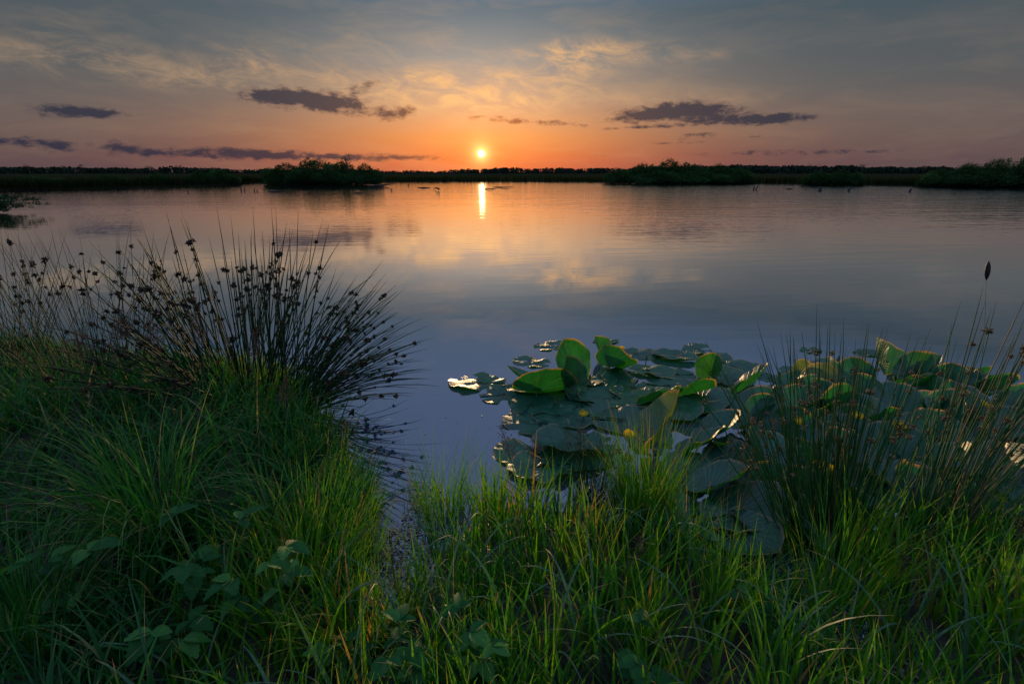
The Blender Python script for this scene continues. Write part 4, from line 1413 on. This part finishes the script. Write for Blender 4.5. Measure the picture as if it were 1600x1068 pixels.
# stumps, stakes, twigs and driftwood standing in the water
def stump(px, py, h_px, w_px, lean, label, name='tree_stump', cat='stump', grp_='old stumps in the pond'):
    p = at(px, py)
    d = p.y
    h = h_px / 887 * d
    w_ = w_px / F_PX * d * .95 * .5
    rg = random.Random(int(px))
    n = 8
    V, Fc = tube([(0, 0, -.2), (lean * h * .1, 0, 0), (lean * h * .6, .0, h * .55), (lean * h, 0, h * .93), (lean * h * 1.15 + w_ * .3, 0, h)],
                 [w_ * 1.25, w_ * 1.1, w_ * .9, w_ * .8, w_ * .15], n)
    V = [(x + rg.gauss(0, w_ * .12), y + rg.gauss(0, w_ * .1), z + rg.gauss(0, h * .02)) for x, y, z in V]
    o_ = link(name, np_mesh(name, V, Fc, M_WET, smooth=False))
    o_.location = p
    tag(o_, label, cat, grp_)


stump(1177, 297, 6, 2.2, .2, 'left of a close pair of thin stumps before the long island')
stump(1180.5, 297, 7, 2.2, .5, 'right, leaning one of the close pair of stumps before the long island')
stump(1281, 299, 7, 4.6, .0, 'thickest upright stump, before the small island')
stump(1325, 299, 7, 4.0, .5, 'leaning stump right of the thickest one')
stump(1421, 300, 6.5, 3.2, .35, 'narrow leaning stump nearest the right shore')
stump(1258, 298, 3, 1.2, .0, 'short thin stub left of the thickest stump')
for px, py, h, l, lb in [(377, 298, 9, 0, 'taller thin stake beyond the tip of the left spit'), (382, 299, 6, .1, 'short stake right of the taller thin one'), (397, 300, 5, .3, 'bent stake before the left island'),
                         (402, 300, 4, 0, 'lowest stake before the left island'), (456, 300, 4, .1, 'stake under the middle of the left island'), (494, 300, 6, 0, 'dark stake before the tallest bush of the left island'),
                         (294, 301, 5, 0, 'lone stake before the left spit'), (638, 291, 4, 0, 'small stake right of the left island'), (612, 299, 4, .1, 'faint stake left of the driftwood')]:
    stump(px, py, h, 1.5, l, lb, 'wooden_stake', 'stake', 'thin stakes in the pond')


def driftwood(pts_, label, r=.05):
    P0 = [at(px, py, .02 + dz) for px, py, dz in pts_]
    c = P0[0].copy()
    c.z = 0
    P0 = [p - c for p in P0]
    V, Fc = tube(P0, [r * .5] + [r * random.uniform(.8, 1.3) for _ in P0[1:-1]] + [r * .3], 6)
    o_ = link('driftwood', np_mesh('driftwood', V, Fc, M_WET, smooth=False))
    o_.location = c
    tag(o_, label, 'driftwood', 'driftwood on the pond')


driftwood([(652, 293.2, 0), (662, 293.3, .03), (673, 293.4, 0)], 'flat driftwood left of the forked branch')
driftwood([(678, 293.6, .02), (683, 294, .2), (686, 296, .08), (686.5, 293.5, .3)], 'forked branch standing out of the water left of the sun glint', .05)
driftwood([(757, 295.4, 0), (766, 294.8, .06), (775, 295.2, 0)], 'driftwood touching the sun glint')
driftwood([(770, 292.2, .04), (780, 292.3, .02), (790, 292.6, .08), (803, 291.4, .04)], 'long driftwood right of the sun glint')
driftwood([(792, 292.2, .1), (791.5, 295, .0)], 'small upright twig on the long driftwood', .03)
driftwood([(418, 299, .02), (430, 299.2, .05), (448, 299.6, .02)], 'driftwood line before the left island')
driftwood([(552, 301.4, .02), (561, 301.2, .05), (568, 301.3, .01)], 'short driftwood before the right end of the left island')
driftwood([(575, 290, .05), (590, 289.5, .25), (603, 288.5, .18), (613, 288, .3)], 'fallen branches off the right end of the left island', .07)
driftwood([(585, 288.5, .1), (600, 289.4, .03), (615, 287.2, .35)], 'fallen branch lying across the first at the left island', .05)
driftwood([(1228, 295.3, .01), (1234, 295.2, .03), (1240, 295.3, 0)], 'flat dark driftwood left of the thick stump')

# bulrush head on a hair thin stem beyond the lily leaves
q0 = at(1536, 600)
top = at_y(1545, 407, q0.y)
bot = at_y(1541, 438, q0.y)
root = empty('bulrush', (q0.x, q0.y, 0), 'dark bulrush head on a hair thin stem above the open water', 'bulrush')
a, b_ = bot - q0, top - q0
V, Fc = tube([(0, 0, -.15), a * .5, a], [.0011, .0009, .0008], 5)
link('stem', np_mesh('stem', V, Fc, M_RUSH, {'tint': [.5] * len(V), 'along': [0] * len(V)}), root)
V, Fc = tube([a.lerp(b_, t) for t in (0, .06, .22, .45, .7, .88, .96, 1)], [.001, .005, .012, .016, .014, .008, .003, .001], 10)
link('seed_head', np_mesh('seed_head', V, Fc, M_WET), root)
